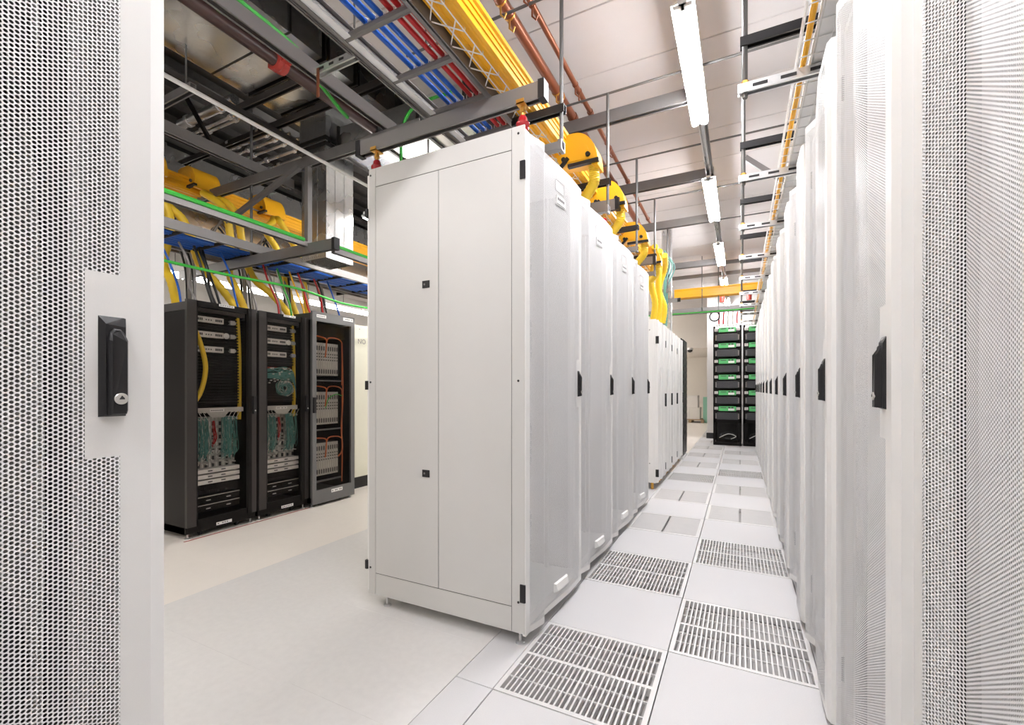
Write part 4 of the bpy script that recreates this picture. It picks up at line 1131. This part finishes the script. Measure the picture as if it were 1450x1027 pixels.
for i in range(6):
    cable('riser_cable', [(-.42+.09*i, 11.0, 2.67), (-.42+.09*i, 11.0, 2.8), (-.40+.09*i, 10.9, 2.98), (-.38+.09*i, 10.6, 3.0)], .016, ('red', 'red', 'whitecable', 'whitecable', 'red', 'whitecable')[i],
          '%s %s cable rising from the top of the far power frame' % (['first', 'second', 'first', 'second', 'third', 'third'][i], ['red', 'red', 'white', 'white', 'red', 'white'][i]), 'cable', 'cables rising from the far frames')
t = thing('cable_coil', 'round black coil of cable above the far power frame', 'coil', (-.5, 10.85, 2.70))
b = MB()
for q in range(4): b.tube([(.10*math.cos(a*PI/8), -.02+.012*q, .13+.10*math.sin(a*PI/8)) for a in range(17)], .016, 6, False)
b.build('coil_turns', M['blackcable'], t, True)
MB().box(-.03, .03, 0, .03, .22, .3).build('hook', M['strut_l'], t)
t = thing('fibre_raceway', 'orange-yellow raceway crossing the far end of the aisle', 'raceway', (-1.1, 9.0, 2.93), -PI/2)
raceway(t, -.1, .1, 0, .16, 2.4, 2)
tt = tray('ladder_tray', 'grey ladder tray crossing the far end under the yellow raceway', -.15, .15, 0, 3.2, 2.66, .07, .3, 'strut_l', 'strut')
tt.location = (-1.6, 9.1, 2.66); tt.rotation_euler = (0, 0, -PI/2)
cable('ground_cable', [(-1.6, 8.93, 2.645), (-.6, 8.93, 2.64), (.6, 8.93, 2.65), (1.5, 8.93, 2.65)], .012, 'green', 'green cable below the far cross tray', 'cable')
for k, x in enumerate((-.62, -.35, .02)):
    rod('%s thin rod hanging at the far end of the aisle' % ORD[k], x, 8.9+.05*k, 2.66, CZ, .008, 'rods at the far end')
for k, x in enumerate((-.33, .16)):
    b = MB(); b.tube(spline([(x-.12, 10.2, 3.3), (x-.04, 10.2, 3.32), (x, 10.2, 3.22), (x, 10.2, 3.02)], 5), .05, 10)
    tag(b.build('flexible_duct', M['redpaint'], None, True, (x, 10.2, 3.02)), ['left', 'right'][k] + ' red bent pipe at the far end above the yellow raceway', 'pipe', 'red bent pipes at the far end')
for k, (y, z) in enumerate(((8.9, 3.5), (9.4, 3.42))):
    strut('ceiling_beam', ['near', 'far'][k] + ' thin grey beam across the far end of the white ceiling', (-1.6, y, z), (.9, y, z), .05, .06, 'strut_l', cat='beam', group='thin far beams')
# pallet with cartons, mint panel, camera dome
t = thing('pallet', 'wooden pallet under the wrapped cartons in the far room', 'pallet', (-1.70, 18.3, 0))
for x in (-.5, 0, .42): MB().box(x, x+.1, -.5, .5, 0, .10).build('runner', M['wood'], t)
for k in range(6): MB().box(-.5, .52, -.5+.17*k, -.38+.17*k, .10, .125).build('deck_board', M['wood'], t)
for k, (x0, x1, z0, z1) in enumerate(((-.5, .02, .13, .55), (.03, .5, .13, .55), (-.5, .4, .555, 1.0))):
    tag(MB().box(x0*.75-1.7, x1*.75-1.7, 17.9, 18.7, z0, z1).box(x0*.75-1.7, x1*.75-1.7, 17.895, 17.9, (z0+z1)/2-.02, (z0+z1)/2+.02).build('carton', M['wrap'], None, False, ((x0+x1)/2*.75-1.7, 18.3, z0)), ['lower left', 'lower right', 'upper'][k] + ' white wrapped carton on the far pallet', 'carton', 'cartons on the far pallet')
tag(MB().box(-1.22, -1.05, 18.0, 18.06, 0, .95).box(-1.21, -1.06, 17.99, 18.0, .05, .9).build('mint_panel', M['mint'], None, False, (-1.13, 18.03, 0)), 'mint green panel leaning beside the far cartons', 'panel')
t = thing('dome_camera', 'small dark dome camera under the far soffit', 'camera', (-1.42, 15.3, 2.55))
MB().lathe([(.07, 0), (.10, -.04), (.10, -.07)], (0, 0, 0), 14).build('housing', M['label'], t, True)
MB().lathe([(.085, -.07), (.07, -.12), (.03, -.145)], (0, 0, 0), 14).build('dome', M['black'], t, True)
MB().box(-.03, .03, -.03, .35, -.02, .0).build('bracket', M['label'], t)
